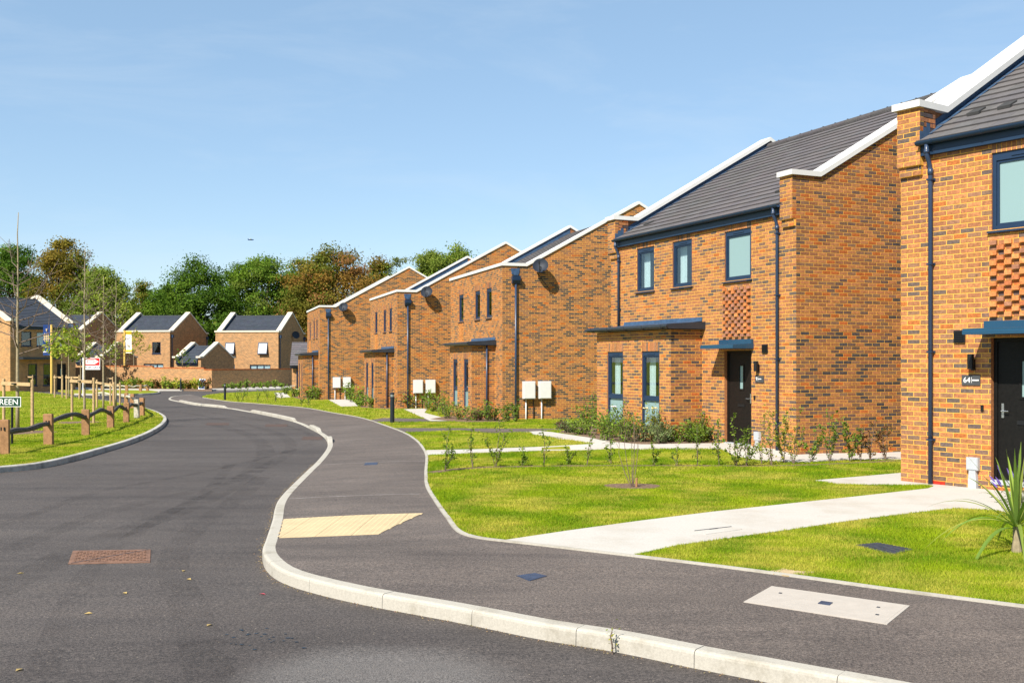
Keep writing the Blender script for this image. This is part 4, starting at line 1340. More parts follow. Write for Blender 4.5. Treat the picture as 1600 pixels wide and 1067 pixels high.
# ------------------------------------------------------------------ house type with a parapet front, hopper and dish on its gable
def parapet_house(origin, ang, z, label, W=7.6, base=-0.6, seed=0, lod=0):
    h = empty('house', (origin[0], origin[1], z), ang)
    tag(h, label, 'house', 'row of parapet-fronted brick houses beyond number 9')
    D, YR, ZC = 10.9, 5.45, 5.62
    Y0 = 0.94
    sl_ = 0.554
    zr = ZC + (YR - Y0) * sl_
    th = 0.11
    topg = lambda s: (ZC if s < Y0 else (ZC + (min(s, D - s) - Y0) * sl_ if D - s > Y0 else ZC)) - th
    X = lambda a, b: (W - b, W - a)            # distances from the near corner
    op = [(*X(5.45, 6.18), 3.675, 4.80), (*X(2.96, 3.68), 3.675, 4.80), (*X(1.36, 2.08), 3.675, 4.80), (*X(5.2, 6.2), 0.0, 2.1)]
    bay = X(0.89, 4.15)
    BY = -0.92
    hid = [(bay[0], bay[1], base, 2.60)]
    bw = (X(2.95, 3.63), X(1.37, 2.02))
    bop = [(a - bay[0], b - bay[0], 0.225, 2.1) for a, b in bw]
    wb = MB()
    wall_body(wb, (0, 0), (1, 0), (0, -1), W, base, lambda s: ZC - th, op + hid, 0)
    for gx0, gx1 in ((0, 0.30), (W - 0.30, W)):
        wb.prism([(0.003, base), (0.003, ZC - th), (Y0, ZC - th), (YR, zr - th), (D - Y0, ZC - th), (D - 0.003, ZC - th), (D - 0.003, base)], 'x', gx0, gx1)
        xi = gx1 + 0.003 if gx0 == 0 else gx0 - 0.003
        wb.face([(xi, q[0], q[1]) for q in ((0.31, 4.9), (0.31, ZC - th - 0.003), (Y0, ZC - th - 0.003), (YR, zr - th - 0.003), (D - Y0, ZC - th - 0.003), (D - 0.02, 4.9))], (0.28, 0.125, 0.06), 1)
    wb.face([(0.3, 0.30, 5.0), (W - 0.3, 0.30, 5.0), (W - 0.3, 0.30, ZC - th), (0.3, 0.30, ZC - th)])
    wb.face([(0, D, base), (W, D, base), (W, D, ZC - th), (0, D, ZC - th)])
    wall_body(wb, (bay[0], BY), (1, 0), (0, -1), bay[1] - bay[0], base, lambda s: 2.60, bop, 0)
    for x_ in bay: wb.face([(x_, BY, base), (x_, 0, base), (x_, 0, 2.6), (x_, BY, 2.6)])
    wall = wb.build('wall', ['mortar', 'brick'], h)
    rest = MB()
    pan = X(5.45, 6.18)
    sold = [(o_[0], o_[1], 4.80, 5.025) for o_ in op[:3]]
    lay_bricks(h, wall, (0, 0), (1, 0), (0, -1), W, base, ZC - th, op + hid + sold + [(pan[0], pan[1], 2.4, 3.6)], PAL_FRONT, 'f', 0, (PROUD, PROUD), mb=rest)
    for s_ in sold: soldier(rest, (0, 0), (1, 0), (0, -1), s_[0], s_[1], s_[2] + 0.003, s_[3] - 0.003, PAL_FRONT)
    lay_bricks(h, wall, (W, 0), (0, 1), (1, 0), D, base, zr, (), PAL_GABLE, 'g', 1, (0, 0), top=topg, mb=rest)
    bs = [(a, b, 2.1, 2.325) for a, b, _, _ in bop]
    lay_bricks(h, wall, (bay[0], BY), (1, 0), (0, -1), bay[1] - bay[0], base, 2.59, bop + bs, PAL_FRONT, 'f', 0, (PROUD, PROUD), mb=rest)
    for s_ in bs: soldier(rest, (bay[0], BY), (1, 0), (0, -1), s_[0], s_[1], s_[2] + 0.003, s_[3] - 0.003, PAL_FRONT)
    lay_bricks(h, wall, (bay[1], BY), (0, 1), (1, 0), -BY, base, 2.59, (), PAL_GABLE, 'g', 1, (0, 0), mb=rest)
    for r_ in range(16):
        for c_ in range(6):
            a = pan[0] + 0.004 + c_ * 0.1205
            rest.box(a, a + 0.11, -0.035 if (r_ + c_) % 2 == 0 else -PROUD, 0, 2.405 + r_ * COURSE, 2.47 + r_ * COURSE, vary((0.56, 0.25, 0.085), 0.12))
    structure(rest.build('bricks', 'brick', wall), 'stuff')
    # copings
    for gx0, gx1 in ((-0.05, 0.36), (W - 0.36, W + 0.05)):
        mb = MB(); coping_run(mb, [(-0.05, ZC), (Y0, ZC), (YR, zr), (D - Y0, ZC), (D + 0.05, ZC)], gx0, gx1, th); mb.build('coping', 'coping', h)
    mb = MB(); mb.box(0.36, W - 0.36, -0.05, 0.35, ZC - th, ZC); mb.build('coping', 'coping', h)
    # roof
    y0, z0 = 0.45, 5.02
    sl2 = (zr - 0.38 - z0) / (YR - y0)
    rf = MB()
    zt = zr - 0.38
    roof_tiles(h, 0.305, W - 0.305, y0, z0, YR, zt)
    bk = MB(); bk.face([(0.3, YR, zt), (W - 0.3, YR, zt), (W - 0.3, D - 0.4, z0), (0.3, D - 0.4, z0)], (0.078, 0.073, 0.073)); bk.build('roof', 'tile', h)
    k = 14
    for gx, s_ in ((0.30, 1), (W - 0.30, -1)):
        mb = MB()
        for i in range(k):
            a, b = y0 + (YR - y0) * i / k, y0 + (YR - y0) * (i + 1) / k
            za, zb = z0 + (a - y0) * sl2, z0 + (b - y0) * sl2
            mb.obox((gx + s_ * (0.006 + 0.003 * (i % 2)), (a + b) / 2, (za + zb) / 2 + 0.16), (0.003, 0, 0), (0, (b - a) / 2, (zb - za) / 2), (0, 0, 0.14))
        mb.build('flashing', 'lead', h)
    for o_, st in zip(op[:3], ('right', 'right', 'right')):
        window(h, o_[0], o_[1], 3.675, 4.80, style=st)
    for a, b in bw: window(h, a, b, 0.225, 2.1, y=BY, transom=0.95, style='right')
    door(h, *X(5.2, 6.2), 0.0, 2.1, 'door_black', 1)
    # bay roof
    b0, b1 = bay[0] - 0.16, bay[1] + 0.16
    mb = MB()
    mb.prism([(BY - 0.16, 2.615), (BY - 0.20, 2.65), (BY - 0.20, 2.72), (BY - 0.16, 2.74), (0.0, 2.80), (0.0, 2.615)], 'x', b0, b1)
    mb.box(b0 - 0.03, b1 + 0.03, BY - 0.25, BY - 0.205, 2.655, 2.71)
    br_ = mb.build('bay_roof', 'bay_roof', h)
    mb = MB(); mb.prism([(-0.3, 2.785), (-0.012, 2.81), (-0.012, 2.92), (-0.02, 2.92), (-0.04, 2.825), (-0.3, 2.795)], 'x', bay[0], bay[1] + 0.05); mb.build('flashing', 'lead', br_)
    mb = MB(); mb.tube([(bay[1] + 0.05, -0.35, 2.61), (bay[1] + 0.05, -0.35, base + 0.2)], 0.034, 10); pp = mb.build('downpipe', 'pipe', h, smooth=True)
    # hopper and downpipe on the gable
    y_ = 0.49
    mb = MB()
    mb.prism([(y_ - 0.17, 5.42), (y_ + 0.17, 5.42), (y_ + 0.14, 5.2), (y_ - 0.14, 5.2)], 'x', W + 0.009, W + 0.03)
    mb.box(W + 0.009, W + 0.16, y_ - 0.07, y_ + 0.07, 5.16, 5.28)
    hp = mb.build('overflow_chute', 'lead', h)
    mb = MB(); mb.prism([(W + 0.009, 5.14), (W + 0.21, 5.14), (W + 0.20, 4.98), (W + 0.13, 4.86), (W + 0.03, 4.86), (W + 0.009, 4.98)], 'y', y_ - 0.15, y_ + 0.15); mb.build('hopper', 'frame_metal', h)
    mb = MB(); mb.tube([(W + 0.075, y_, 4.87), (W + 0.075, y_, base + 0.2)], 0.042, 10); pp = mb.build('downpipe', 'pipe', h, smooth=True)
    pipe_clips(pp, W + 0.06, y_, (4.4, 3.0, 1.6, 0.4), W, ax='y', mat='frame_metal')
    # satellite dish: shallow bowl on an arm
    dm = MB()
    c = Vector((W + 0.33, 1.36, 5.52))
    axis = Vector((0.85, -0.42, 0.42)).normalized()
    a1 = axis.orthogonal().normalized(); a2 = axis.cross(a1)
    rings, seg = 5, 20
    v = []
    for i in range(rings + 1):
        r_ = 0.29 * i / rings
        for j in range(seg):
            t = 2 * math.pi * j / seg
            v.append(c + axis * (0.10 * (r_ / 0.29) ** 2 - 0.08) + (a1 * math.cos(t) + a2 * math.sin(t)) * r_)
    f = []
    for i in range(rings):
        for j in range(seg): f.append((i * seg + j, i * seg + (j + 1) % seg, (i + 1) * seg + (j + 1) % seg, (i + 1) * seg + j))
    dm.poly(v, f)
    dd = dm.build('satellite_dish', 'dish', h, smooth=True)
    mb = MB()
    mb.tube([(W + 0.0, 1.34, 5.28), (W + 0.2, 1.34, 5.28), c - axis * 0.07], 0.02, 8)
    mb.tube([c - axis * 0.07 - a2 * 0.02, c + Vector((0.14, -0.08, -0.30)), c + axis * 0.40 + Vector((0, 0, -0.10))], 0.012, 8)
    mb.tube([c + axis * 0.40 + Vector((0, 0, -0.13)), c + axis * 0.40 + Vector((0, 0, -0.03))], 0.035, 8)
    mb.tube([(W + 0.02, 1.34, 5.28), (W + 0.02, 1.62, 4.92), (W + 0.015, 1.80, 4.74), (W + 0.015, 1.84, 4.55)], 0.008, 6)
    mb.build('dish_arm', 'black_plastic', dd)
    # meter boxes on conduits
    for a, b in ((0.76, 1.21), (1.37, 1.83)):
        mb = MB(); mb.box(W + 0.009, W + 0.20, a, b, 0.64, 1.28); mb.box(W + 0.2005, W + 0.212, a + 0.02, b - 0.02, 0.66, 1.26)
        mx_ = mb.build('meter_box', 'white_plastic', h)
        y2 = a + 0.13
        mb = MB(); mb.tube([(W + 0.06, y2, 0.64), (W + 0.06, y2, base)], 0.024, 8); mb.build('conduit', 'white_plastic', mx_, smooth=True)
    mb = MB(); mb.tube([(W + 0.03, 1.20, 0.6), (W + 0.03, 1.20, base)], 0.02, 8); mb.build('service_pipe', 'black_plastic', h)
    return h
WC = 7.6
for vp, px_, s_, zz, lab in ((-520, 785, 42.7, -0.28, 'parapet-fronted brick house directly beyond number 9, with dish and two white meter boxes'),
                             (-510, 621, 32.5, -0.44, 'middle of three parapet-fronted brick houses, behind the black bollard'),
                             (-490, 500, 25.9, -0.50, 'farthest parapet-fronted brick house in the row, beside low grey-roofed building')):
    O, u = frame_of(vp, px_, s_)
    o0 = O + u * WC
    parapet_house(o0, math.atan2(-u.y, -u.x), zz, lab)

# ------------------------------------------------------------------ far houses behind the green
def far_house(name, origin, ang, z, W, D, ZC, YR, label, cat='house', parapet=True, wins=(), rise=0.53, gutter_eave=False, dish=False, pipe=True, base=-0.4, th=0.16, flat=0.5, left_wins=()):
    """front-left corner at origin, x along the front, y into the house"""
    h = empty(name, (origin[0], origin[1], z), ang)
    tag(h, label, cat)
    zr = ZC + (YR - flat) * rise
    prof = [(0.003, base), (0.003, ZC - th), (flat, ZC - th), (YR, zr - th), (D - flat, ZC - th), (D - 0.003, ZC - th), (D - 0.003, base)]
    wb = MB()
    eave = ZC - th if parapet else ZC - 0.62
    wall_body(wb, (0, 0), (1, 0), (0, -1), W, base, lambda s: eave, [w[:4] for w in wins], 0, reveal=0.12)
    for gx0, gx1 in ((0, 0.33), (W - 0.33, W)): wb.prism(prof, 'x', gx0, gx1)
    wb.face([(0, D, base), (W, D, base), (W, D, ZC - th), (0, D, ZC - th)])
    if parapet: wb.face([(0.3, 0.3, eave - 0.6), (W - 0.3, 0.3, eave - 0.6), (W - 0.3, 0.3, eave), (0.3, 0.3, eave)])
    wb.build('wall', ['brick_far', 'brick_far'], h)
    for gx0, gx1 in ((-0.08, 0.42), (W - 0.42, W + 0.08)):
        mb = MB(); coping_run(mb, [(-0.08 if parapet else -0.2, ZC), (flat, ZC), (YR, zr), (D - flat, ZC), (D + 0.1, ZC)], gx0, gx1, th); mb.build('coping', 'coping_far', h)
    if parapet:
        mb = MB(); mb.box(0.42, W - 0.42, -0.08, 0.36, ZC - th, ZC); mb.build('coping', 'coping_far', h)
    y0, z0 = (0.4, ZC - 0.45) if parapet else (-0.15, ZC - 0.62)
    zt = zr - 0.42
    roof_tiles(h, 0.335, W - 0.335, y0, z0, YR, zt, tint=(0.048, 0.056, 0.072), tw=0.33, gauge=0.30)
    bk = MB(); bk.face([(0.335, YR, zt), (W - 0.335, YR, zt), (W - 0.335, D, z0), (0.335, D, z0)], (0.055, 0.06, 0.07)); bk.build('roof', 'tile', h)
    mb = MB(); mb.tube([(0.335, YR, zt + 0.0), (W - 0.335, YR, zt + 0.0)], 0.09, 8, (0.05, 0.055, 0.065)); mb.build('ridge_tile', 'tile', h)
    if gutter_eave:
        mb = MB(); mb.box(0.34, W - 0.34, -0.13, -0.01, z0 - 0.2, z0 - 0.06); half_gutter(mb, 0.34, W - 0.34, -0.2, z0 + 0.0, 0.07); mb.build('gutter', 'gutter', h)
    # inner face of the left gable shows blue-grey flashing
    for gx, s_ in ((0.33, 1), (W - 0.33, -1)):
        mb = MB()
        for i in range(10):
            a, b = y0 + (YR - y0) * i / 10, y0 + (YR - y0) * (i + 1) / 10
            za, zb = z0 + (a - y0) * (zt - z0) / (YR - y0), z0 + (b - y0) * (zt - z0) / (YR - y0)
            mb.obox((gx + s_ * 0.008, (a + b) / 2, (za + zb) / 2 + 0.14), (0.004, 0, 0), (0, (b - a) / 2, (zb - za) / 2), (0, 0, 0.14))
        mb.build('flashing', 'lead', h)
    for w in wins:
        kind = w[4] if len(w) > 4 else 'clear'
        x0, x1, a, b = w[:4]
        mb = MB()
        fw = 0.07
        mb.box(x0, x0 + fw, 0.05, 0.12, a, b); mb.box(x1 - fw, x1, 0.05, 0.12, a, b); mb.box(x0 + fw, x1 - fw, 0.05, 0.12, a, a + fw); mb.box(x0 + fw, x1 - fw, 0.05, 0.12, b - fw, b)
        if kind == 'wide':
            for k in (1, 2): mb.box(x0 + (x1 - x0) * k / 3 - 0.035, x0 + (x1 - x0) * k / 3 + 0.035, 0.05, 0.12, a + fw, b - fw)
        if kind == 'tall': mb.box(x0 + fw, x1 - fw, 0.05, 0.12, a + (b - a) * 0.45, a + (b - a) * 0.45 + 0.07)
        if kind == 'door':
            mb2 = MB(); mb2.box(x0 + fw, x1 - fw, 0.07, 0.11, a, b - fw); 
            fr = mb.build('door_frame', 'door_black', h); dr = mb2.build('door', 'door_black', h)
            g = MB(); g.box((x0 + x1) / 2 - 0.06, (x0 + x1) / 2 + 0.06, 0.055, 0.069, a + 1.2, b - 0.4); g.build('pane', 'frosted', dr)
            continue
        wn_ = mb.build('window', 'frame_metal', h)
        g = MB(); g.box(x0 + fw, x1 - fw, 0.085, 0.093, a + fw, b - fw); g.build('pane', 'glass', wn_)
        rm = MB(); rm.box(x0 - 0.02, x1 + 0.02, 0.125, 1.6, a - 0.02, b + 0.02)
        rm.f.pop(2); rm.t.pop(); rm.mi.pop()
        rm.build('room', 'interior', wn_)
        if kind in ('wide', 'frost'):
            g2 = MB(); g2.box(x0 + fw, x1 - fw, 0.13, 0.14, a + fw, b - fw); g2.build('blind', 'blind', wn_)
        if kind == 'open':
            # a top-hung sash pushed open at the bottom, with a white blind behind
            g3 = MB()
            t = 0.30
            for q0, q1, p0, p1 in ((x0, x0 + 0.07, 0, 1), (x1 - 0.07, x1, 0, 1), (x0 + 0.07, x1 - 0.07, 0, 0.08), (x0 + 0.07, x1 - 0.07, 0.92, 1)):
                zA, zB = b - (b - a) * p0, b - (b - a) * p1
                yA, yB = 0.03 - t * p0, 0.03 - t * p1
                g3.poly([(q0, yA, zA), (q1, yA, zA), (q1, yB, zB), (q0, yB, zB), (q0, yA - 0.05, zA), (q1, yA - 0.05, zA), (q1, yB - 0.05, zB), (q0, yB - 0.05, zB)],
                        [(0, 1, 2, 3), (7, 6, 5, 4), (0, 4, 5, 1), (1, 5, 6, 2), (2, 6, 7, 3), (3, 7, 4, 0)])
            sa = g3.build('sash', 'frame_metal', wn_)
            g4 = MB(); g4.face([(x0 + 0.07, 0.0, b - 0.08), (x1 - 0.07, 0.0, b - 0.08), (x1 - 0.07, -t + 0.02, a + 0.08), (x0 + 0.07, -t + 0.02, a + 0.08)]); g4.build('blind', 'blind', wn_)
        sm = MB(); sm.box(x0 - 0.05, x1 + 0.05, -0.05, 0.049, a - 0.06, a - 0.005); sm.build('sill', 'frame_metal', wn_)
    if pipe:
        mb = MB(); mb.tube([(W + 0.06, 0.35, ZC - 0.75), (W + 0.06, 0.35, base)], 0.05, 8); mb.box(W + 0.005, W + 0.2, 0.2, 0.5, ZC - 0.75, ZC - 0.45); mb.build('downpipe', 'pipe', h)
        mb = MB(); mb.tube([(W + 0.06, D - 0.3, ZC - 0.75), (W + 0.06, D - 0.3, base)], 0.05, 8); mb.box(W + 0.005, W + 0.2, D - 0.45, D - 0.15, ZC - 0.75, ZC - 0.45); mb.build('downpipe', 'pipe', h)
    if dish:
        mb = MB()
        c = Vector((W + 0.35, 4.4, ZC - 0.35)); axis = Vector((0.6, -0.75, 0.3)).normalized(); a1 = axis.orthogonal().normalized(); a2 = axis.cross(a1)
        v = [c + axis * 0.10 * (r_ / 0.4) ** 2 + (a1 * math.cos(t) + a2 * math.sin(t)) * r_ for r_ in (0.01, 0.2, 0.4) for t in np.linspace(0, 2 * math.pi, 15)[:-1]]
        mb.poly(v, [(i * 14 + j, i * 14 + (j + 1) % 14, (i + 1) * 14 + (j + 1) % 14, (i + 1) * 14 + j) for i in range(2) for j in range(14)])
        mb.tube([(W, 4.4, ZC - 0.5), c], 0.025, 6)
        mb.build('satellite_dish', 'dish', h)
    return h
Z_FAR = gz(90)
def corner(px, s):
    y = FPX / s
    return Vector(((px - 800) * y / FPX, y))
# house right of the pair, frontal; its right gable in shade
a = R(-5.7)
c = corner(435, 15.9); W_ = 6.4
far_house('house', c - Vector((math.cos(a), math.sin(a))) * W_, a, Z_FAR, W_, 8.6, 5.36, 4.3, 'far brick house with two propped-open upper windows behind the dark wall',
          wins=[(1.03, 1.98, 3.05, 4.2, 'open'), (4.37, 5.32, 3.05, 4.2, 'open'), (1.05, 1.98, 0.95, 2.0, 'frost'), (3.5, 5.6, 0.55, 2.0, 'wide')], dish=True)
a = R(-8.5)
c = corner(265.5, 15.7); W_ = 5.8
far_house('house', c - Vector((math.cos(a), math.sin(a))) * W_, a, Z_FAR, W_, 8.6, 5.42, 4.3, 'far brick house with one small square upper window behind yellow banner',
          wins=[(3.92, 4.82, 3.1, 4.25), (0.9, 1.3, 3.0, 4.3), (3.0, 5.1, 0.7, 2.1, 'wide'), (0.7, 1.4, 0.7, 2.0)])
a = R(-10)
c = corner(121, 15.3); W_ = 5.5
far_house('house', c - Vector((math.cos(a), math.sin(a))) * W_, a, Z_FAR, W_, 8.8, 5.55, 4.4, 'brick house whose shaded gable shows between the left house and the banner', wins=[(3.6, 4.4, 3.0, 4.1)])
a = R(-21)
c = corner(314, 17.1)
far_house('garage', c - Vector((math.cos(a), math.sin(a))) * 3.0, a, Z_FAR, 3.0, 5.0, 2.8, 2.5, 'low brick garage with slate roof between the two far houses', 'garage', parapet=False, gutter_eave=True, pipe=False, flat=0.25, rise=0.60)
c = corner(156, 16.6)
far_house('garage', c - Vector((math.cos(a), math.sin(a))) * 3.1, a, Z_FAR, 3.1, 5.0, 2.85, 2.5, 'low grey-roofed garage left of the far house, behind the for-sale board', 'garage', parapet=False, gutter_eave=True, pipe=False, flat=0.25, rise=0.60)
# left house: its front turns away from the sun, its left gable is lit
c = corner(16, 20.0)
ev = Vector((0.5, 0.866))
hl_ = far_house('house', c, math.atan2(ev.y, ev.x), gz(82) - 0.02, 5.9, 9.6, 5.7, 4.8, 'brick house with long slate roof at the left edge, behind the blue banner', parapet=False, gutter_eave=True, pipe=False,
          wins=[(0.95, 1.85, 3.55, 4.7), (2.3, 3.2, 3.55, 4.7, 'frost'), (3.9, 4.75, 3.55, 4.7, 'frost'), (1.55, 2.35, 0.4, 2.15, 'tall'), (2.9, 3.65, 0.4, 2.15, 'tall'), (4.15, 5.0, 0.0, 2.15, 'door')], th=0.2)
mb = MB(); mb.box(0.6, 4.0, -0.75, 0, 2.5, 2.68); mb.build('canopy', 'bay_roof', hl_)

# low grey-roofed building left of the farthest parapet house
c = S(456, 619)
hb = empty('outbuilding', (c.x, c.y, c.z), R(8)); tag(hb, 'low brick outbuilding with pale grey pitched roof beside the farthest parapet house', 'outbuilding')
mb = MB(); mb.box(0, 2.6, 0, 4.0, -0.3, 2.05); mb.prism([(-0.0, 2.05), (4.0, 2.05), (2.0, 3.3)], 'x', 0.05, 2.55); mb.build('wall', 'brick_far', hb)
roof_tiles(hb, -0.12, 2.7, -0.25, 2.02, 2.0, 3.62, tint=(0.115, 0.11, 0.12), tw=0.33, gauge=0.26)
mb = MB(); half_gutter(mb, -0.1, 2.7, -0.32, 2.0, 0.06); mb.tube([(0.35, -0.06, 1.95), (0.35, -0.06, -0.2)], 0.045, 8); mb.box(-0.1, 2.7, -0.24, -0.2, 1.86, 2.0); mb.build('gutter', 'gutter', hb)

# garden walls with brick-on-edge cappings, and the timber fence
def garden_wall(name, p, q, label, steps):
    """steps: list of (t0, t1, height)"""
    d = q - p
    L = Vector((d.x, d.y)).length
    h = empty(name, p, math.atan2(d.y, d.x)); tag(h, label, 'wall')
    mb, cp = MB(), MB()
    for t0, t1, H_ in steps:
        mb.box(L * t0, L * t1, 0, 0.22, -0.4, H_ - 0.11)
        x = L * t0
        while x < L * t1 - 0.02:
            cp.box(x + 0.004, min(x + 0.071, L * t1) - 0.004, -0.012, 0.232, H_ - 0.1085, H_, vary((0.43, 0.14, 0.05), 0.2))
            x += 0.075
    mb.build('wall', 'brick_far', h)
    structure(cp.build('coping_bricks', 'brick', h), 'stuff')
pl_, pm_, pr_ = S(163, 605), S(331, 607), S(455, 602.8)
garden_wall('garden_wall', pl_, pm_, 'sunlit stepped brick garden wall behind the flower bed', [(0, 0.46, 1.95), (0.46, 0.93, 1.80), (0.93, 1.0, 1.66)])
garden_wall('garden_wall', pm_ + Vector((0.02, 0.05, 0)), pr_, 'long shaded brick garden wall running away behind the far pavement', [(0.0, 1.0, 1.66)])
fn = empty('timber_fence', (S(118, 605).x, S(118, 605).y, Z_FAR)); tag(fn, 'brown boarded timber fence between left house and sunlit garden wall', 'fence')
fe = pl_ - S(118, 605)
for i in range(18):
    mb = MB(); t = i / 18
    mb.box(fe.x * t + 0.005, fe.x * (t + 1 / 18) - 0.005, fe.y * t - 0.01 - 0.012 * (i % 2), fe.y * t + 0.012, 0, 1.78)
    mb.build('board', 'timber_fence', fn)
mb = MB(); mb.obox((fe.x / 2, fe.y / 2 + 0.05, 0.5), (fe.x / 2, fe.y / 2, 0), (0, 0.025, 0), (0, 0, 0.05)); mb.obox((fe.x / 2, fe.y / 2 + 0.05, 1.4), (fe.x / 2, fe.y / 2, 0), (0, 0.025, 0), (0, 0, 0.05)); mb.build('rail', 'timber_fence', fn)

# ------------------------------------------------------------------ street things
def cover(name, pix, off, lift, mat, label, cat, rim=0.03, rim_mat='grate', on_pav=False):
    pts = [S(x, y, off) for x, y in pix]
    c = sum(pts, Vector()) / len(pts)
    h = empty(name, c); tag(h, label, cat)
    if on_pav:
        for p in pts: p.z = pav_z(p.x, p.y)
    loc = [p - c + Vector((0, 0, lift)) for p in pts]
    mb = MB()
    inner = [p * (1 - rim) if rim else p for p in loc]
    for p, q in zip(inner, loc): p.z = q.z + 0.003
    mb.face(inner)
    for i in range(len(inner)):
        a, b = inner[i], inner[(i + 1) % len(inner)]
        mb.face([a, b, b - Vector((0, 0, 0.04)), a - Vector((0, 0, 0.04))])
    lid = mb.build('lid', mat, h)
    if rim:
        fr = MB()
        for i in range(len(loc)):
            j = (i + 1) % len(loc)
            o1, o2 = loc[i] * 1.03, loc[j] * 1.03
            o1.z, o2.z = loc[i].z + 0.002, loc[j].z + 0.002
            i1, i2 = loc[i] * (1 - rim), loc[j] * (1 - rim)
            i1.z, i2.z = o1.z, o2.z
            fr.face([o1, o2, i2, i1]); fr.face([o1, o2, o2 - Vector((0, 0, 0.05)), o1 - Vector((0, 0, 0.05))])
        fr.build('frame', rim_mat, h)
    return h, loc, lid
m_, n_, l_, b_ = nodemat('rust_iron', 0.8, 0.3)
t1 = noise(n_, l_, 9, 5, 0.7)
r1 = ramp(n_, l_, t1.outputs['Fac'], [(0.3, (0.10, 0.058, 0.040)), (0.6, (0.20, 0.108, 0.070)), (0.8, (0.26, 0.17, 0.12))])
l_.new(r1.outputs['Color'], b_.inputs['Base Color'])
ch, loc, lid = cover('manhole_cover', [(115.6, 861), (233.7, 859), (232.8, 878.6), (108.5, 881)], ROAD, 0.004, 'rust_iron', 'rusty rectangular iron manhole cover set in the near road', 'manhole cover', 0.04, 'rust_iron')
# raised chequer studs and the diagonal joints of the lids
mb, dk = MB(), MB()
A, B_, C_, D_ = loc
for i in range(1, 22):
    for j in range(1, 8):
        u_, v_ = i / 22, j / 8
        p = (A * (1 - u_) + B_ * u_) * (1 - v_) + (D_ * (1 - u_) + C_ * u_) * v_
        if abs(u_ + v_ - 1) < 0.05: continue
        an = R(45) if (i + j) % 2 else R(-45)
        mb.obox(p * 0.97 + Vector((0, 0, 0.006)), (0.014 * math.cos(an), 0.014 * math.sin(an), 0), (-0.005 * math.sin(an), 0.005 * math.cos(an), 0), (0, 0, 0.003))
structure(mb.build('stud', 'rust_iron', lid), 'stuff')
p, q = B_ * 0.96, D_ * 0.96
dk.obox((p + q) / 2 + Vector((0, 0, 0.0045)), (q - p) / 2, Vector((-(q - p).y, (q - p).x, 0)).normalized() * 0.006, (0, 0, 0.0012)); dk.build('lid_joint', 'grate', lid)
for i, (x0, x1, y, dy, lb) in enumerate(((322, 357, 662.3, 1.6, 'rusty drain cover in the road nearest the green'), (414, 448, 664.6, 1.8, 'rusty drain cover in mid road, second of three beyond the bend'), (472, 503, 684.5, 2.4, 'rusty drain cover in the road beside the pavement kerb'))):
    cover('drain_cover', [(x0 + 2, y - dy), (x1 + 1, y - dy), (x1, y + dy), (x0, y + dy)], ROAD, 0.004, 'rust_dark', lb, 'drain cover', 0.06, 'rust_dark')
ch, loc, lid = cover('chamber_cover', [(1208, 916), (1418, 945.6), (1383, 974), (1165.6, 940)], 0, 0.003, 'cover_concrete', 'large pale concrete chamber cover in the pavement', 'chamber cover', 0.015, 'cover_concrete', True)
cc = (loc[0] + loc[1] + loc[2] + loc[3]) / 4
ex, ey = (loc[1] - loc[0]).normalized(), (loc[3] - loc[0]).normalized()
mb = MB(); mb.obox(cc + Vector((0, 0, 0.005)), ex * 0.045, ey * 0.05, (0, 0, 0.003)); mb.build('badge', 'cover_blue', lid)
mb = MB()
for u_ in (-0.86, 0.80, 0.90):
    mb.obox(cc + ex * 0.42 * u_ * 1.1 + ey * 0.12 * (1 if u_ > 0.85 else -1) + Vector((0, 0, 0.005)), ex * 0.012, ey * 0.012, (0, 0, 0.002))
mb.build('lifting_eye', 'grate', lid)
cover('stop_tap_cover', [(808, 899), (836, 895), (854, 899.4), (828, 907)], 0, 0.003, 'cover_blue', 'small blue square stop-tap cover in the pavement', 'cover', 0.1, 'cover_blue', True)
cover('stop_tap_cover', [(571, 723.2), (590, 723.2), (589, 726.6), (569, 726.6)], -0.04, 0.003, 'cover_blue', 'small blue cover across the far pavement joint', 'cover', 0.1, 'cover_blue', True)
ch, loc, lid = cover('drain_grate', [(1338, 852), (1371, 848.6), (1427, 859), (1394, 866.5)], 0, 0.006, 'grate', 'dark grey inspection cover sunk in the near lawn', 'drain cover', 0.05)
mb = MB()
for i in range(1, 18):
    for j in range(1, 9):
        p = (loc[0] * (1 - i / 18) + loc[1] * (i / 18)) * (1 - j / 9) + (loc[3] * (1 - i / 18) + loc[2] * (i / 18)) * (j / 9)
        mb.obox(p * 0.95 + Vector((0, 0, 0.006)), (0.008, 0, 0), (0, 0.016, 0), (0, 0, 0.003))
structure(mb.build('stud', 'grate', lid), 'stuff')
ch, loc, lid = cover('chamber_cover', [(1085, 831), (1143, 824.4), (1160, 828), (1103, 836)], 0, 0.010, 'path_concrete', 'flush cover in the pale footpath to number 64', 'cover', 0)
mb = MB(); a_, b_2 = loc[0], loc[1]
mb.obox((a_ + b_2) / 2 + Vector((0, 0, 0.003)), (b_2 - a_) / 2, (0, 0.004, 0), (0, 0, 0.003)); mb.obox((a_ + b_2) / 2 + Vector((0.0, -0.01, 0.004)), (b_2 - a_) * 0.11, (0, 0.012, 0), (0, 0, 0.003)); mb.build('lid_joint', 'grate', lid)

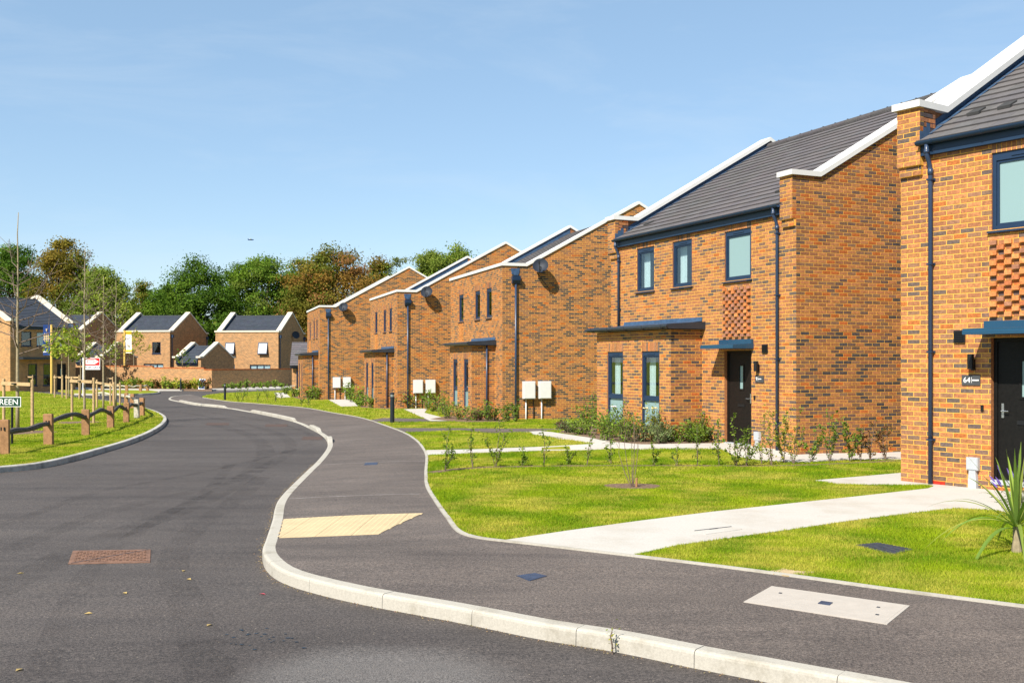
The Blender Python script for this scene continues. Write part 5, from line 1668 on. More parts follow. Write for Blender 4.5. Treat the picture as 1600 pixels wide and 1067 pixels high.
# bollards
def bollard(p, H_, r_, label):
    h = empty('bollard', p); tag(h, label, 'bollard', 'black bollards along the road')
    mb = MB(); mb.tube([(0, 0, -0.05), (0, 0, H_ * 0.86)], r_, 16); mb.build('post', 'bollard', h, smooth=False)
    mb = MB(); mb.tube([(0, 0, H_ * 0.86), (0, 0, H_ * 0.93)], r_ * 0.96, 16); mb.build('band', 'steel', h)
    mb = MB(); mb.tube([(0, 0, H_ * 0.93), (0, 0, H_ * 0.98), (0, 0, H_)], [r_, r_ * 0.97, r_ * 0.6], 16); mb.build('cap', 'bollard', h)
bollard(S(613, 661), 1.05, 0.075, 'black bollard with pale band on the lawn before the middle parapet house')
bollard(S(351.5, 624.8), 0.98, 0.07, 'black bollard with pale band on the far lawn tip')
bollard(S(282.5, 608.6), 0.95, 0.065, 'small black bollard in front of the sunlit garden wall')

# advertising board
p = S(316.5, 608.4)
h = empty('a_board', p, R(-6)); tag(h, 'small blue and white folding board by the corner of the sunlit garden wall', 'sign board')
mb = MB()
for s_ in (-1, 1):
    mb.poly([(-0.27, s_ * 0.26, 0), (0.27, s_ * 0.26, 0), (0.27, s_ * 0.02, 0.88), (-0.27, s_ * 0.02, 0.88), (-0.27, s_ * 0.23, 0), (0.27, s_ * 0.23, 0), (0.27, 0, 0.88), (-0.27, 0, 0.88)],
            [(0, 1, 2, 3), (7, 6, 5, 4), (0, 4, 5, 1), (1, 5, 6, 2), (2, 6, 7, 3), (3, 7, 4, 0)])
mb.build('frame', 'sign_white', h)
mb = MB(); mb.face([(-0.21, -0.248, 0.06), (0.21, -0.248, 0.06), (0.21, -0.043, 0.82), (-0.21, -0.043, 0.82)]); pn = mb.build('poster', 'board_blue', h)
mb = MB()
for z0, z1, w in ((0.70, 0.74, 0.12), (0.63, 0.66, 0.10), (0.32, 0.36, 0.15)):
    y = lambda z: -0.252 + (z - 0.06) * 0.2697
    mb.face([(-w, y(z0), z0), (w, y(z0), z0), (w, y(z1), z1), (-w, y(z1), z1)])
for k in range(4):
    x = -0.14 + k * 0.08
    mb.face([(x, y(0.40), 0.40), (x + 0.05, y(0.40), 0.40), (x + 0.05, y(0.5 + 0.03 * (k % 2)), 0.5 + 0.03 * (k % 2)), (x, y(0.5 + 0.03 * (k % 2)), 0.5 + 0.03 * (k % 2))])
mb.build('print', 'sign_white', pn)

# tall banners on yellow poles
def banner(px, ybase, ytop, s, w, label, blue):
    y = FPX / s
    x = (px - 800) * y / FPX
    zb = gz(y)
    zt = zpx(ytop, y)
    h = empty('banner', (x, y, zb)); tag(h, label, 'banner')
    H_ = zt - zb
    mb = MB(); mb.tube([(0, 0, -0.1), (0, 0, H_)], 0.085, 12); mb.build('pole', 'pole_yellow', h)
    return h, H_
h, H_ = banner(80.5, 607, 507, 20.6, 0, 'tall blue banner on a yellow pole in front of the left house', True)
mb = MB()
k = 10
def sheet_wave(mb, x0, x1, z0, z1, y=0.0, th=0.012, amp=0.03):
    for i in range(k):
        a, b = z0 + (z1 - z0) * i / k, z0 + (z1 - z0) * (i + 1) / k
        ya, yb = y + amp * math.sin(i * 0.9), y + amp * math.sin((i + 1) * 0.9)
        mb.poly([(x0, ya, a), (x1, ya, a), (x1, yb, b), (x0, yb, b), (x0, ya + th, a), (x1, ya + th, a), (x1, yb + th, b), (x0, yb + th, b)],
                [(0, 1, 2, 3), (7, 6, 5, 4), (0, 4, 7, 3), (1, 2, 6, 5)] + ([(0, 1, 5, 4)] if i == 0 else []) + ([(3, 7, 6, 2)] if i == k - 1 else []))
sheet_wave(mb, -0.64, -0.09, H_ - 2.33, H_ - 0.02)
fl = mb.build('flag', 'banner_blue', h)
mb = MB()
cx, cz = -0.365, H_ - 0.98
for d in (-0.13, 0, 0.13):
    mb.box(cx + d - 0.022, cx + d + 0.022, -0.045, -0.04, cz - 0.32, cz + 0.32); mb.box(cx - 0.24, cx + 0.24, -0.047, -0.0455, cz + d * 0.9 - 0.022, cz + d * 0.9 + 0.022)
for s_ in (-1, 1):
    mb.box(cx - 0.24, cx - 0.2, -0.049, -0.0475, cz + s_ * 0.2 - 0.03, cz + s_ * 0.2 + 0.03)
mb.box(cx - 0.05, cx + 0.05, -0.045, -0.04, H_ - 0.42, H_ - 0.33); mb.box(cx - 0.03, cx + 0.03, -0.045, -0.04, H_ - 0.52, H_ - 0.44)
mb.build('emblem', 'banner_gold', fl)
mb = MB()
for i in range(6): mb.box(cx - 0.24 + i * 0.085, cx - 0.24 + i * 0.085 + 0.05, -0.047, -0.041, H_ - 2.12, H_ - 2.04 + 0.02 * (i % 2))
mb.box(cx - 0.1, cx + 0.1, -0.047, -0.041, H_ - 1.74, H_ - 1.68)
mb.build('print', 'sign_white', fl)
h, H_ = banner(194.6, 601, 516, 17.4, 0, 'tall yellow and white banner on a yellow pole before the far house', False)
mb = MB(); sheet_wave(mb, 0.09, 0.63, H_ - 2.05, H_ - 0.02); fl = mb.build('flag', 'sign_white', h)
mb = MB(); sheet_wave(mb, 0.092, 0.628, H_ - 0.36, H_ - 0.022, -0.01); sheet_wave(mb, 0.092, 0.628, H_ - 2.048, H_ - 1.75, -0.01); mb.build('band', 'banner_yellow', fl)
mb = MB(); mb.box(0.24, 0.48, -0.05, -0.044, H_ - 1.36, H_ - 1.32); mb.box(0.26, 0.46, -0.05, -0.044, H_ - 1.46, H_ - 1.43); mb.build('print', 'banner_gold', fl)

# for-sale board on a white post
y = S(130.5, 616).y; x = (130.5 - 800) * y / FPX; zb = gz(y)
h = empty('for_sale_board', (x, y, zb), R(4)); tag(h, 'red and white for-sale board on a white post among the young trees', 'sign')
zt, z1 = zpx(559, y) - zb, zpx(577.5, y) - zb
mb = MB(); mb.box(-0.055, 0.055, -0.04, 0.04, -0.2, zt + 0.05); mb.build('post', 'sign_white', h)
Wb = 24 * y / FPX
mb = MB(); mb.box(0.056, 0.056 + Wb, -0.02, 0.015, z1, zt); bd = mb.build('board', 'sign_white', h)
hh = zt - z1
mb = MB(); mb.box(0.10, 0.02 + Wb, -0.026, -0.0205, z1 + hh * 0.36, zt - hh * 0.04); mb.build('red_field', 'sign_red', bd)
mb = MB(); za, zb_ = z1 + hh * 0.47, zt - hh * 0.12
mb.poly([(0.16, -0.029, za), (Wb * 0.72, -0.029, za), (Wb * 0.98, -0.029, (za + zb_) / 2), (Wb * 0.72, -0.029, zb_), (0.16, -0.029, zb_)], [(0, 1, 2, 3, 4)]); mb.build('arrow', 'sign_white', bd)
mb = MB(); mb.box(0.26, Wb * 0.70, -0.033, -0.0305, za + hh * 0.13, zb_ - hh * 0.05); mb.build('arrow_print', 'sign_red', bd)
mb = MB(); mb.box(0.30, Wb * 0.66, -0.035, -0.0335, za + hh * 0.17, zb_ - hh * 0.10); mb.build('arrow_print', 'sign_white', bd)
text('FOR SALE', hh * 0.32, (0.075 + Wb / 2, -0.024, z1 + hh * 0.08), (R(90), 0, 0), 'sign_navy', bd, 'CENTER', 0.002)

# street name sign, cut by the left edge of the frame
p = S(18, 694)
s_ = FPX / p.y
h = empty('street_sign', p); tag(h, 'green street name sign ending in GREEN on a black post', 'sign')
z0, z1 = zpx(635.5, p.y) - p.z, zpx(620, p.y) - p.z
xr = (33 - 18) / s_
mb = MB(); mb.tube([(0, 0.03, -0.2), (0, 0.03, z1 - 0.02)], 0.028, 10); mb.tube([(-0.9, 0.03, -0.2), (-0.9, 0.03, z1 - 0.02)], 0.028, 10); mb.build('post', 'black_plastic', h)
mb = MB(); mb.box(xr - 1.35, xr, -0.015, 0.0, z0, z1); pl = mb.build('plate', 'sign_white', h)
mb = MB(); mb.box(xr - 1.335, xr - 0.014, -0.018, -0.0155, z0 + 0.014, z1 - 0.014); mb.build('field', 'sign_green', pl)
tx = text('GREEN', (z1 - z0) * 0.82, (xr - 0.055, -0.0205, z0 + (z1 - z0) * 0.22), (R(90), 0, 0), 'sign_white', pl, 'RIGHT', 0.001)

# knee-rail fence round the green: oak posts, weathered wavy rails
fp = [(7, 709.5, 54, 14.5), (76.5, 694.5, 48, 13), (134, 680, 40.5, 11), (173, 668.5, 34.5, 9.5), (197, 659.8, 31, 8.2), (214, 653, 29, 7.2), (222, 649.5, 28, 7), (206.5, 637.5, 22.5, 5.6), (197, 634, 20.5, 5.2), (178, 629, 17.5, 4.6), (150, 624.5, 15.5, 4)]
fr = empty('knee_rail_fence', S(134, 680)); tag(fr, 'low timber post and rail fence with dark wavy rails round the green', 'fence')
c0 = S(134, 680)
pts = []
for i, (x, y, hp, wp) in enumerate(fp):
    p = S(x, y); s_ = FPX / p.y
    H_, w = hp / s_, min(0.2, wp / s_) / 2
    q = p - c0
    pts.append((q, H_))
    mb = MB()
    an = R(random.uniform(-12, 12))
    ca, sa = math.cos(an), math.sin(an)
    t_ = random.uniform(-0.02, 0.02)
    v = []
    for zz, k_, tw_ in ((-0.3, 1, 0), (H_ - 0.02, 1, t_), (H_, 0.9, t_)):
        for ax_, ay_ in ((-w, -w * 0.7), (w, -w * 0.7), (w, w * 0.7), (-w, w * 0.7)):
            v.append((q.x + tw_ + (ax_ * ca - ay_ * sa) * k_, q.y + (ax_ * sa + ay_ * ca) * k_, q.z + zz))
    mb.poly(v, [(0, 1, 5, 4), (1, 2, 6, 5), (2, 3, 7, 6), (3, 0, 4, 7), (4, 5, 9, 8), (5, 6, 10, 9), (6, 7, 11, 10), (7, 4, 8, 11), (8, 9, 10, 11)])
    po = mb.build('post', 'timber_new' if i != 5 else 'timber_pale', fr)
    mb = MB()
    for dx_ in (-0.035, 0.03): mb.obox(q + Vector((dx_, -w * 0.72, H_ * 0.74)), (0.012, 0, 0), (0, 0.01, 0), (0, 0, 0.035))
    mb.build('peg_hole', 'black_plastic', po)
for i in range(len(pts) - 1):
    (a, ha), (b, hb_) = pts[i], pts[i + 1]
    pa, pb = a + Vector((0, 0, ha * 0.68)), b + Vector((0, 0, hb_ * 0.68))
    if i == 0: pa = a + Vector((0, 0, ha * 0.60)); pb = b + Vector((0, 0, hb_ * 0.66))
    n2 = 12
    pth, rad = [], []
    amp = [0.03, 0.15, 0.13, 0.12, 0.08, 0.03, 0.05, 0.05, 0.05, 0.04][i]
    for k2 in range(n2 + 1):
        t = k2 / n2
        wv = amp * (math.sin(math.pi * min(1, t * 1.0)) ** 1.2) * (1 if i != 0 else -0.4 + t) + 0.02 * math.sin(t * 9 + i)
        pth.append(pa.lerp(pb, t) + Vector((0, 0, wv)))
        rad.append(0.055 * (0.85 + 0.25 * math.sin(t * 7 + i * 2) ** 2) * (0.8 if k2 in (0, n2) else 1))
    mb = MB(); mb.tube(pth, rad, 7, squash=1.15)
    mb.build('rail', 'timber_rail' if i < 7 else 'timber_pale', fr)
f2 = empty('knee_rail_fence', S(219, 611.5)); tag(f2, 'short far run of low rail fence on the small island beside the road', 'fence')
c0 = S(219, 611.5); pts = []
for x, y, hp in ((160, 611.5, 9), (198, 611.8, 10), (219.5, 611.5, 11), (230.5, 610.6, 8.5)):
    p = S(x, y); s_ = FPX / p.y; q = p - c0; pts.append((q, hp / s_))
    mb = MB(); mb.box(q.x - 0.1, q.x + 0.1, q.y - 0.07, q.y + 0.07, -0.2, hp / s_); mb.build('post', 'timber_new', f2)
for (a, ha), (b, hb_) in zip(pts, pts[1:]):
    mb = MB(); mb.tube([a.lerp(b, t / 6) + Vector((0, 0, 0.40 + 0.05 * math.sin(t * 1.7))) for t in range(7)], 0.06, 6); mb.build('rail', 'timber_pale', f2)

# aeroplane high over the trees
d = 900.0
h = empty('aeroplane', at(392, d, zpx(375, d))); tag(h, 'tiny distant blue aeroplane in the sky above the trees', 'aeroplane')
mb = MB(); mb.tube([(-2.6, 0, 0), (-2.2, 0, 0.15), (1.0, 0, 0.15), (2.2, 0, 0.05), (2.6, 0, 0)], [0.15, 0.45, 0.5, 0.35, 0.1], 10); mb.build('fuselage', 'banner_blue', h)
mb = MB(); mb.box(-0.4, 0.7, -4, 4, 0.45, 0.58); mb.build('wing', 'sign_white', h)
mb = MB(); mb.prism([(-2.5, 0.1), (-1.9, 0.1), (-2.3, 1.2), (-2.7, 1.2)], 'y', -0.08, 0.08); mb.box(-2.6, -2.0, -1.2, 1.2, 0.2, 0.28); mb.build('tail', 'banner_blue', h)

# ------------------------------------------------------------------ vegetation
def unit(v):
    return v / (np.linalg.norm(v, axis=-1, keepdims=True) + 1e-9)
def leaf_quads(pos, size, tint, up=0.25, outward=None, aspect=0.6):
    """kite-shaped leaves: pos (N,3), size (N,), tint (N,3)"""
    N = len(pos)
    n_ = unit(rng.normal(size=(N, 3)) + np.array([0, 0, up * 2]) + (0 if outward is None else outward * 1.2))
    a = unit(np.cross(n_, unit(rng.normal(size=(N, 3)))))
    b = np.cross(n_, a)
    s = size[:, None]
    bend = n_ * s * 0.18
    v = np.stack([pos - a * s, pos + b * s * aspect + bend, pos + a * s, pos - b * s * aspect + bend], 1)
    f = np.arange(N * 4).reshape(N, 4)
    return v.reshape(-1, 3), f, tint
def tint_mix(N, cols, var=0.2):
    c = np.array(cols)
    k = rng.integers(0, len(c), N)
    t = c[k] * (1 + rng.uniform(-var, var, (N, 1))) * (1 + rng.uniform(-0.06, 0.06, (N, 3)))
    return np.clip(t, 0, 1)

def big_tree(px, ybase_depth, top, halfw, cols, label, shape=1.0, clumps=70, per=150, leaf=0.20, bottom=0.12, seed=0, gaps=1.0, sparse_top=False):
    """a grown tree: trunk, limbs and a crown of leaf clumps spread through its volume"""
    global rng
    rng = np.random.default_rng(seed + 11)
    random.seed(seed + 5)
    y = ybase_depth
    x = (px - 800) * y / FPX
    zb = gz(y) - 0.3
    H_ = zpx(top, y) - zb
    rw = halfw * y / FPX
    h = empty('tree', (x, y, zb)); tag(h, label, 'tree', 'wood behind the far houses')
    cz = H_ * (0.5 + bottom / 2)
    rz = H_ * (0.5 - bottom / 2)
    # clump centres: in an uneven ellipsoid, mostly near the surface
    cl = []
    lob = [(rng.uniform(0, 6.28), rng.uniform(-0.6, 0.9), rng.uniform(0.75, 1.1)) for _ in range(7)]
    while len(cl) < clumps:
        d = unit(rng.normal(size=3))
        d = d / (np.abs(d[:2]).max() ** 2.6 + abs(d[2]) ** 2.6) ** (1 / 2.6)
        r_ = rng.uniform(0.35, 1.0) ** 0.6
        bulge = 0.82 + 0.20 * max(math.cos(math.atan2(d[1], d[0]) - l_[0]) * (1 - abs(d[2] - l_[1])) * l_[2] for l_ in lob)
        wid = (1 - 0.38 * max(0, d[2]) ** 2 * shape)
        p = np.array([d[0] * rw * wid, d[1] * rw * wid * 0.8, d[2] * rz]) * r_ * min(1.05, bulge) * np.array([0.90, 0.90, 0.97])
        cl.append(p + np.array([0, 0, cz]))
    cl = np.array(cl)
    P, T, O_ = [], [], []
    cr = np.clip(0.13 * rw + 0.28, 0.5, 1.2)
    for c in cl:
        n2 = int(per * rng.uniform(0.6, 1.3))
        q = rng.normal(size=(n2, 3)) * np.array([cr, cr, cr * 0.62]) * rng.uniform(0.45, 0.9)
        P.append(c + q)
        O_.append(unit(q + 0.35 * unit(c - np.array([0, 0, cz * 0.7])) * cr))
        T.append(tint_mix(n2, [cols[rng.integers(0, len(cols))]], 0.14) * rng.uniform(0.85, 1.2))
    P, T, O_ = np.concatenate(P), np.concatenate(T), np.concatenate(O_)
    v, f, t = leaf_quads(P, rng.uniform(0.6, 1.3, len(P)) * leaf, T, 0.15, O_ * 1.6)
    tm = MB()
    tr = 0.016 * H_ + 0.08
    trunk_top = Vector((0.2, 0, H_ * 0.72))
    tm.tube([(0, 0, -0.2), (0.02, 0.05, H_ * 0.2), (0.1, 0.0, H_ * 0.45), trunk_top], [tr * 1.3, tr, tr * 0.7, tr * 0.25], 9)
    for k in range(min(22, len(cl))):
        c = Vector(cl[rng.integers(0, len(cl))])
        s0 = Vector((0.05, 0, H_ * rng.uniform(0.2, 0.55)))
        m_ = s0.lerp(c, 0.5) + Vector((0, 0, 0.05 * H_))
        tm.tube([s0, m_, c], [tr * 0.4, tr * 0.22, tr * 0.06], 6)
    tm.build('trunk', 'bark', h, smooth=True)
    np_mesh('crown', v, f, t, 'leaf', h)
    return h
GR_D = [(0.045, 0.095, 0.010), (0.062, 0.122, 0.012), (0.085, 0.148, 0.015)]
GR_M = [(0.095, 0.165, 0.016), (0.118, 0.188, 0.018), (0.078, 0.138, 0.015)]
GR_L = [(0.165, 0.215, 0.034), (0.19, 0.235, 0.036), (0.135, 0.185, 0.028)]
OL = [(0.155, 0.140, 0.020), (0.175, 0.140, 0.020), (0.11, 0.130, 0.017), (0.20, 0.140, 0.022)]
RU = [(0.225, 0.130, 0.026), (0.185, 0.140, 0.024), (0.25, 0.125, 0.042), (0.12, 0.135, 0.018), (0.15, 0.140, 0.02)]
GG = [(0.14, 0.165, 0.06), (0.12, 0.155, 0.05), (0.16, 0.18, 0.065)]
WOOD = [
    (-60, 130, 392, 70, GR_D, 'dark green tree at the left edge above the slate roof', 1), (18, 128, 372, 62, GR_D + GR_M[:1], 'dark green tree above the left house roof, behind the tallest bare sapling', 1),
    (92, 122, 362, 58, OL, 'olive-brown autumn tree left of the pale green tree', 1), (160, 116, 410, 58, GR_L, 'pale green rounded tree behind the for-sale board', 1),
    (226, 150, 433, 24, OL[:2] + GR_L[:1], 'small yellowish tree top between pale and dark green trees', 1),
    (262, 126, 440, 46, GR_M, 'mid green tree filling the gap left of the big oak', 1), (308, 122, 394, 66, GR_D + GR_M[:1], 'big dark green oak behind the far house', 0.6),
    (372, 150, 404, 34, GR_D, 'dark tree edge right of the big oak', 1), (415, 124, 386, 54, GR_M + GR_L[2:], 'bright mid green tree left of the russet tree', 1),
    (470, 132, 395, 50, GR_M + OL[2:3], 'green and russet tree beside the big russet tree', 1),
    (522, 118, 375, 84, RU, 'large russet autumn tree behind the farthest parapet house', 0.8),
    (592, 140, 396, 40, OL + GR_L, 'olive tree right of the russet tree', 1), (626, 135, 374, 28, GG, 'thin grey-green open tree above the parapet roofs', 1),
    (672, 128, 378, 42, GR_L, 'light green tree left of the tallest roof-line tree', 1), (712, 126, 366, 46, GR_L + GR_M[:1], 'light green tree highest above the parapet roofs', 1), (760, 150, 405, 50, GR_M, 'green tree top just behind the parapet roofs', 1),
]
for i, (px_, yd, tp_, hw, cols, lab, sh) in enumerate(WOOD):
    thin = px_ == 626
    big_tree(px_, yd, tp_, hw, cols, lab, sh, clumps=40 if thin else int(60 + hw * 1.1), per=150 if thin else 320, leaf=0.13, bottom=0.10, seed=i)
# dark understorey that closes the wood behind the houses
rng = np.random.default_rng(99)
N = 52000
ux = rng.uniform(-105, 10, N); uy = 128 + rng.normal(0, 4, N) + 0.0 * ux
prof = 7.0 + 1.6 * np.sin(ux * 0.35) + 1.2 * np.sin(ux * 0.83 + 1)
uz = rng.uniform(0, 1, N) ** 0.8 * prof + gz(100)
v, f, t = leaf_quads(np.stack([ux, uy, uz], 1), rng.uniform(0.15, 0.38, N), tint_mix(N, GR_D + GR_M[:2] + OL[2:3], 0.3))
us = np_mesh('undergrowth', v, f, t, 'leaf'); us['kind'] = 'stuff'; us['label'] = 'dark understorey closing the wood behind the far houses'; us['category'] = 'undergrowth'

# ---------------- young trees on the green
def young_tree(p, H_, label, leaves=0, cols=None, stem=0.03, crown=(0.5, 1.0), spread=0.55, seed=0, leaf=0.045, nb=16, group='young trees on the green', twigs=3, upward=0.9, cat='tree'):
    global rng
    rng = np.random.default_rng(seed + 300)
    random.seed(seed + 300)
    h = empty('young_tree', p); tag(h, label, cat, group)
    mb = MB()
    n2 = 10
    wob = [Vector((random.uniform(-1, 1), random.uniform(-1, 1), 0)) * 0.012 * H_ * 0.3 for _ in range(n2 + 1)]
    path_ = [Vector((0, 0, -0.1))] + [Vector((0, 0, H_ * i / n2)) + wob[i] * (i / n2) for i in range(1, n2 + 1)]
    rad = [stem * (1 - 0.82 * i / n2) for i in range(n2 + 1)]
    mb.tube(path_, rad, 8)
    mb.build('trunk', 'bark_young', h, smooth=True)
    bm_ = MB()
    tips = []
    for k_ in range(nb):
        t = crown[0] + (crown[1] - crown[0]) * ((k_ + random.random()) / nb) * 0.93
        i = min(n2 - 1, int(t * n2))
        s0 = path_[i].lerp(path_[i + 1], t * n2 - i)
        az = k_ * 2.4 + random.uniform(-0.4, 0.4)
        L = spread * H_ * 0.5 * (1.15 - (t - crown[0]) / (1.0001 - crown[0]) * 0.85) * random.uniform(0.7, 1.2)
        d0 = Vector((math.cos(az), math.sin(az), 0.35))
        p1 = s0 + d0 * L * 0.45
        p2 = p1 + Vector((math.cos(az) * 0.55, math.sin(az) * 0.55, upward)) * L * 0.55
        r0 = rad[i] * 0.5
        bm_.tube([s0, p1, p2], [r0, r0 * 0.7, 0.006], 5)
        tips += [s0.lerp(p1, 0.7), p1, p1.lerp(p2, 0.5), p2]
        for q_ in range(twigs):
            b0 = p1.lerp(p2, random.uniform(0.0, 0.8)) if random.random() < 0.7 else s0.lerp(p1, random.uniform(0.4, 1))
            dd = Vector((math.cos(az) + random.uniform(-0.9, 0.9), math.sin(az) + random.uniform(-0.9, 0.9), random.uniform(0.2, 1.2))).normalized()
            e2 = b0 + dd * L * random.uniform(0.15, 0.4)
            bm_.tube([b0, b0.lerp(e2, 0.5) + Vector((0, 0, 0.01)), e2], [max(r0 * 0.5, 0.007), max(r0 * 0.35, 0.006), 0.004], 4)
            tips += [b0.lerp(e2, 0.6), e2]
    bm_.build('branches', 'twig', h)
    if leaves:
        tp_ = np.array([tuple(x) for x in tips])
        k_ = rng.integers(0, len(tp_), leaves)
        pos = tp_[k_] + rng.normal(size=(leaves, 3)) * 0.035 * H_ * 0.6
        v, f, t = leaf_quads(pos, rng.uniform(0.6, 1.3, leaves) * leaf, tint_mix(leaves, cols, 0.25), 0.5)
        np_mesh('crown', v, f, t, 'leaf', h)
    return h
YG = [(0.28, 0.34, 0.045), (0.34, 0.37, 0.05), (0.22, 0.29, 0.04)]
YY = [(0.46, 0.40, 0.05), (0.36, 0.37, 0.05), (0.28, 0.33, 0.045)]
def stake_frame(pa, pb, ha, hb, label, r_=0.045, low=False):
    """two round stakes with a cross rail and a black rubber tie"""
    h = empty('tree_stake', pa); tag(h, label, 'tree stake', 'stakes of the young trees')
    q = pb - pa
    for c, H_ in ((Vector(), ha), (q, hb)):
        mb = MB(); mb.tube([c + Vector((0, 0, -0.2)), c + Vector((0, 0, H_ - 0.02)), c + Vector((0, 0, H_))], [r_, r_, r_ * 0.8], 10); mb.build('post', 'timber_stake', h)
    mb = MB(); a, b = Vector((0, 0, ha - 0.14)), q + Vector((0, 0, hb - 0.14))
    d = (b - a); dn = Vector((-d.y, d.x, 0)).normalized()
    mb.obox((a + b) / 2 - dn * (r_ + 0.015) * (1 if dn.y > 0 else -1), d / 2 * 1.02, dn * 0.016, (0, 0, 0.05)); rl = mb.build('cross_rail', 'timber_stake', h)
    mb = MB(); c = (a + b) / 2 - dn * (r_ + 0.06) * (1 if dn.y > 0 else -1); mb.obox(c, d.normalized() * 0.12, dn * 0.04, (0, 0, 0.022)); mb.build('tie', 'black_plastic', h)
def hgt(px, yb, yt):
    p = S(px, yb)
    return (yb - yt) * p.y / FPX
# the tall bare young trees
young_tree(S(27.5, 671), hgt(27, 671, 332), 'tallest bare sapling at the left edge, staked, behind the street sign', stem=0.062, crown=(0.34, 0.80), spread=0.62, seed=1, nb=24, twigs=5)
stake_frame(S(6, 670), S(50.5, 674.5), hgt(6, 670, 591.5), hgt(50.5, 674, 593), 'pair of stakes with rail round the tallest bare sapling')
young_tree(S(132, 658), hgt(132, 658, 388), 'tall bare sapling with twiggy top beside the for-sale board', stem=0.05, crown=(0.34, 1.0), spread=0.42, seed=2, nb=34, twigs=6, leaves=70, cols=YG)
stake_frame(S(112.5, 656.5), S(146.5, 661), hgt(112, 656.5, 589), hgt(146, 661, 590), 'pair of stakes with rail round the sapling by the for-sale board')
young_tree(S(161.5, 642), hgt(161, 642, 432), 'bare sapling between the for-sale board and the pavement bend', stem=0.055, crown=(0.33, 0.95), spread=0.44, seed=3, nb=26, twigs=5, leaves=60, cols=YG)
stake_frame(S(151.5, 637), S(178, 640), hgt(151, 637, 593), hgt(178, 640, 597), 'pair of stakes in the middle of the green before the brick wall')
young_tree(S(181, 636), hgt(181, 636, 438), 'bare slim sapling nearest the bend of the green', stem=0.05, crown=(0.30, 0.95), spread=0.40, seed=4, nb=24, twigs=5, leaves=40, cols=YG)
stake_frame(S(172.5, 632.5), S(187.5, 633), hgt(172, 632.5, 597), hgt(187, 633, 597), 'slim pair of stakes nearest the bend of the green')
# leafy young trees farther back
for i, (px_, yb, yt, n_l, cols, lab, sl_) in enumerate((
        (44, 609, 532, 300, YG, 'small leafy tree in a square stake frame before the left house', (37, 51)),
        (96.5, 620, 520, 520, YG, 'leafy young tree with full crown in front of blue banner', (85.5, 97.5)),
        (107.5, 622, 512, 520, YG, 'leafy young tree with full crown right of the blue banner', (104, 124)),
        (126, 618, 520, 200, YG, 'thin leafy young tree just left of the for-sale board', None),
        (172, 606, 535, 260, YG, 'small leafy tree standing before the left end of the garden wall', (167, 176)),
        (209, 603, 516, 330, YY, 'small yellow-leaved tree beside the yellow and white banner', (204.5, 214)),
        (285, 606, 545, 70, GR_M, 'sparse little tree in front of the low far garage', None))):
    young_tree(S(px_, yb), hgt(px_, yb, yt), lab, leaves=int(n_l * 1.4), cols=cols, stem=0.05, crown=(0.52, 0.98), spread=0.62, seed=20 + i, nb=14, leaf=0.11, twigs=3, upward=0.5)
    if sl_:
        stake_frame(S(sl_[0], yb + 1), S(sl_[1], yb + 1.5), min(1.5, hgt(sl_[0], yb + 1, 586 if px_ < 150 else 588.5)), min(1.5, hgt(sl_[1], yb + 1, 586 if px_ < 150 else 588.5)),
                    'stakes holding the small leafy tree ' + ('before the left house', 'in front of blue banner', 'right of the blue banner', '', 'at the garden wall', 'by the yellow banner')[i], 0.05)
# soil patches under the nearer saplings
for x, y, r_ in ((30, 676, 0.9), (122, 660, 0.7)):
    c = S(x, y)
    pl = [(c.x + r_ * math.cos(a) * (1 + 0.15 * math.sin(3 * a)), c.y + r_ * 1.1 * math.sin(a) * (1 + 0.12 * math.cos(4 * a))) for a in np.linspace(0, 2 * math.pi, 22)[:-1]]
    PATHS['soil%d' % len(PATHS)] = pl
    structure(sheet('bare_earth', pl, 0.006, 'soil', 0.01))

# ---------------- hedge whips, shrubs and flowers
def whip(p, H_, label, seed, cols, n_l=70, leaf=0.022, group='young hedge plants across the lawn', stems=3, spread=0.16, name='hedge_plant', cat='plant'):
    global rng
    rng = np.random.default_rng(seed + 900); random.seed(seed + 900)
    h = empty(name, p); tag(h, label, cat, group)
    mb = MB(); tips = []
    for k_ in range(stems):
        az = random.uniform(0, 6.28)
        L = H_ * (1.0 if k_ == 0 else random.uniform(0.45, 0.85))
        d = Vector((math.cos(az), math.sin(az), 0)) * spread * (0.4 if k_ == 0 else 1)
        pth = [Vector((0, 0, -0.04)), d * 0.35 + Vector((0, 0, L * 0.35)), d * 0.8 + Vector((random.uniform(-.03, .03), 0, L * 0.7)), d + Vector((random.uniform(-.05, .05), 0, L))]
        mb.tube(pth, [0.007, 0.006, 0.0045, 0.002], 5)
        for t in np.linspace(0.2, 1, 14):
            i = min(2, int(t * 3)); q = pth[i].lerp(pth[i + 1], t * 3 - i)
            tips.append(q)
            if random.random() < 0.45:
                e_ = q + Vector((random.uniform(-1, 1), random.uniform(-1, 1), random.uniform(0.2, 0.9))).normalized() * random.uniform(0.06, 0.17) * (H_ / 0.9)
                mb.tube([q, e_], [0.0035, 0.0015], 4)
                tips += [q.lerp(e_, 0.5), e_, e_]
    mb.build('stem', 'twig', h)
    tp_ = np.array([tuple(x) for x in tips])
    pos = tp_[rng.integers(0, len(tp_), n_l)] + rng.normal(size=(n_l, 3)) * 0.02
    v, f, t = leaf_quads(pos, rng.uniform(0.6, 1.3, n_l) * leaf, tint_mix(n_l, cols, 0.25), 0.4, aspect=0.5)
    np_mesh('leaves', v, f, t, 'leaf', h)
HC = [(0.14, 0.215, 0.028), (0.19, 0.26, 0.032), (0.10, 0.165, 0.026)]
HY = [(0.30, 0.29, 0.04), (0.21, 0.25, 0.035), (0.15, 0.20, 0.03)]
HR = [(0.16, 0.075, 0.035), (0.10, 0.10, 0.03), (0.20, 0.10, 0.04)]
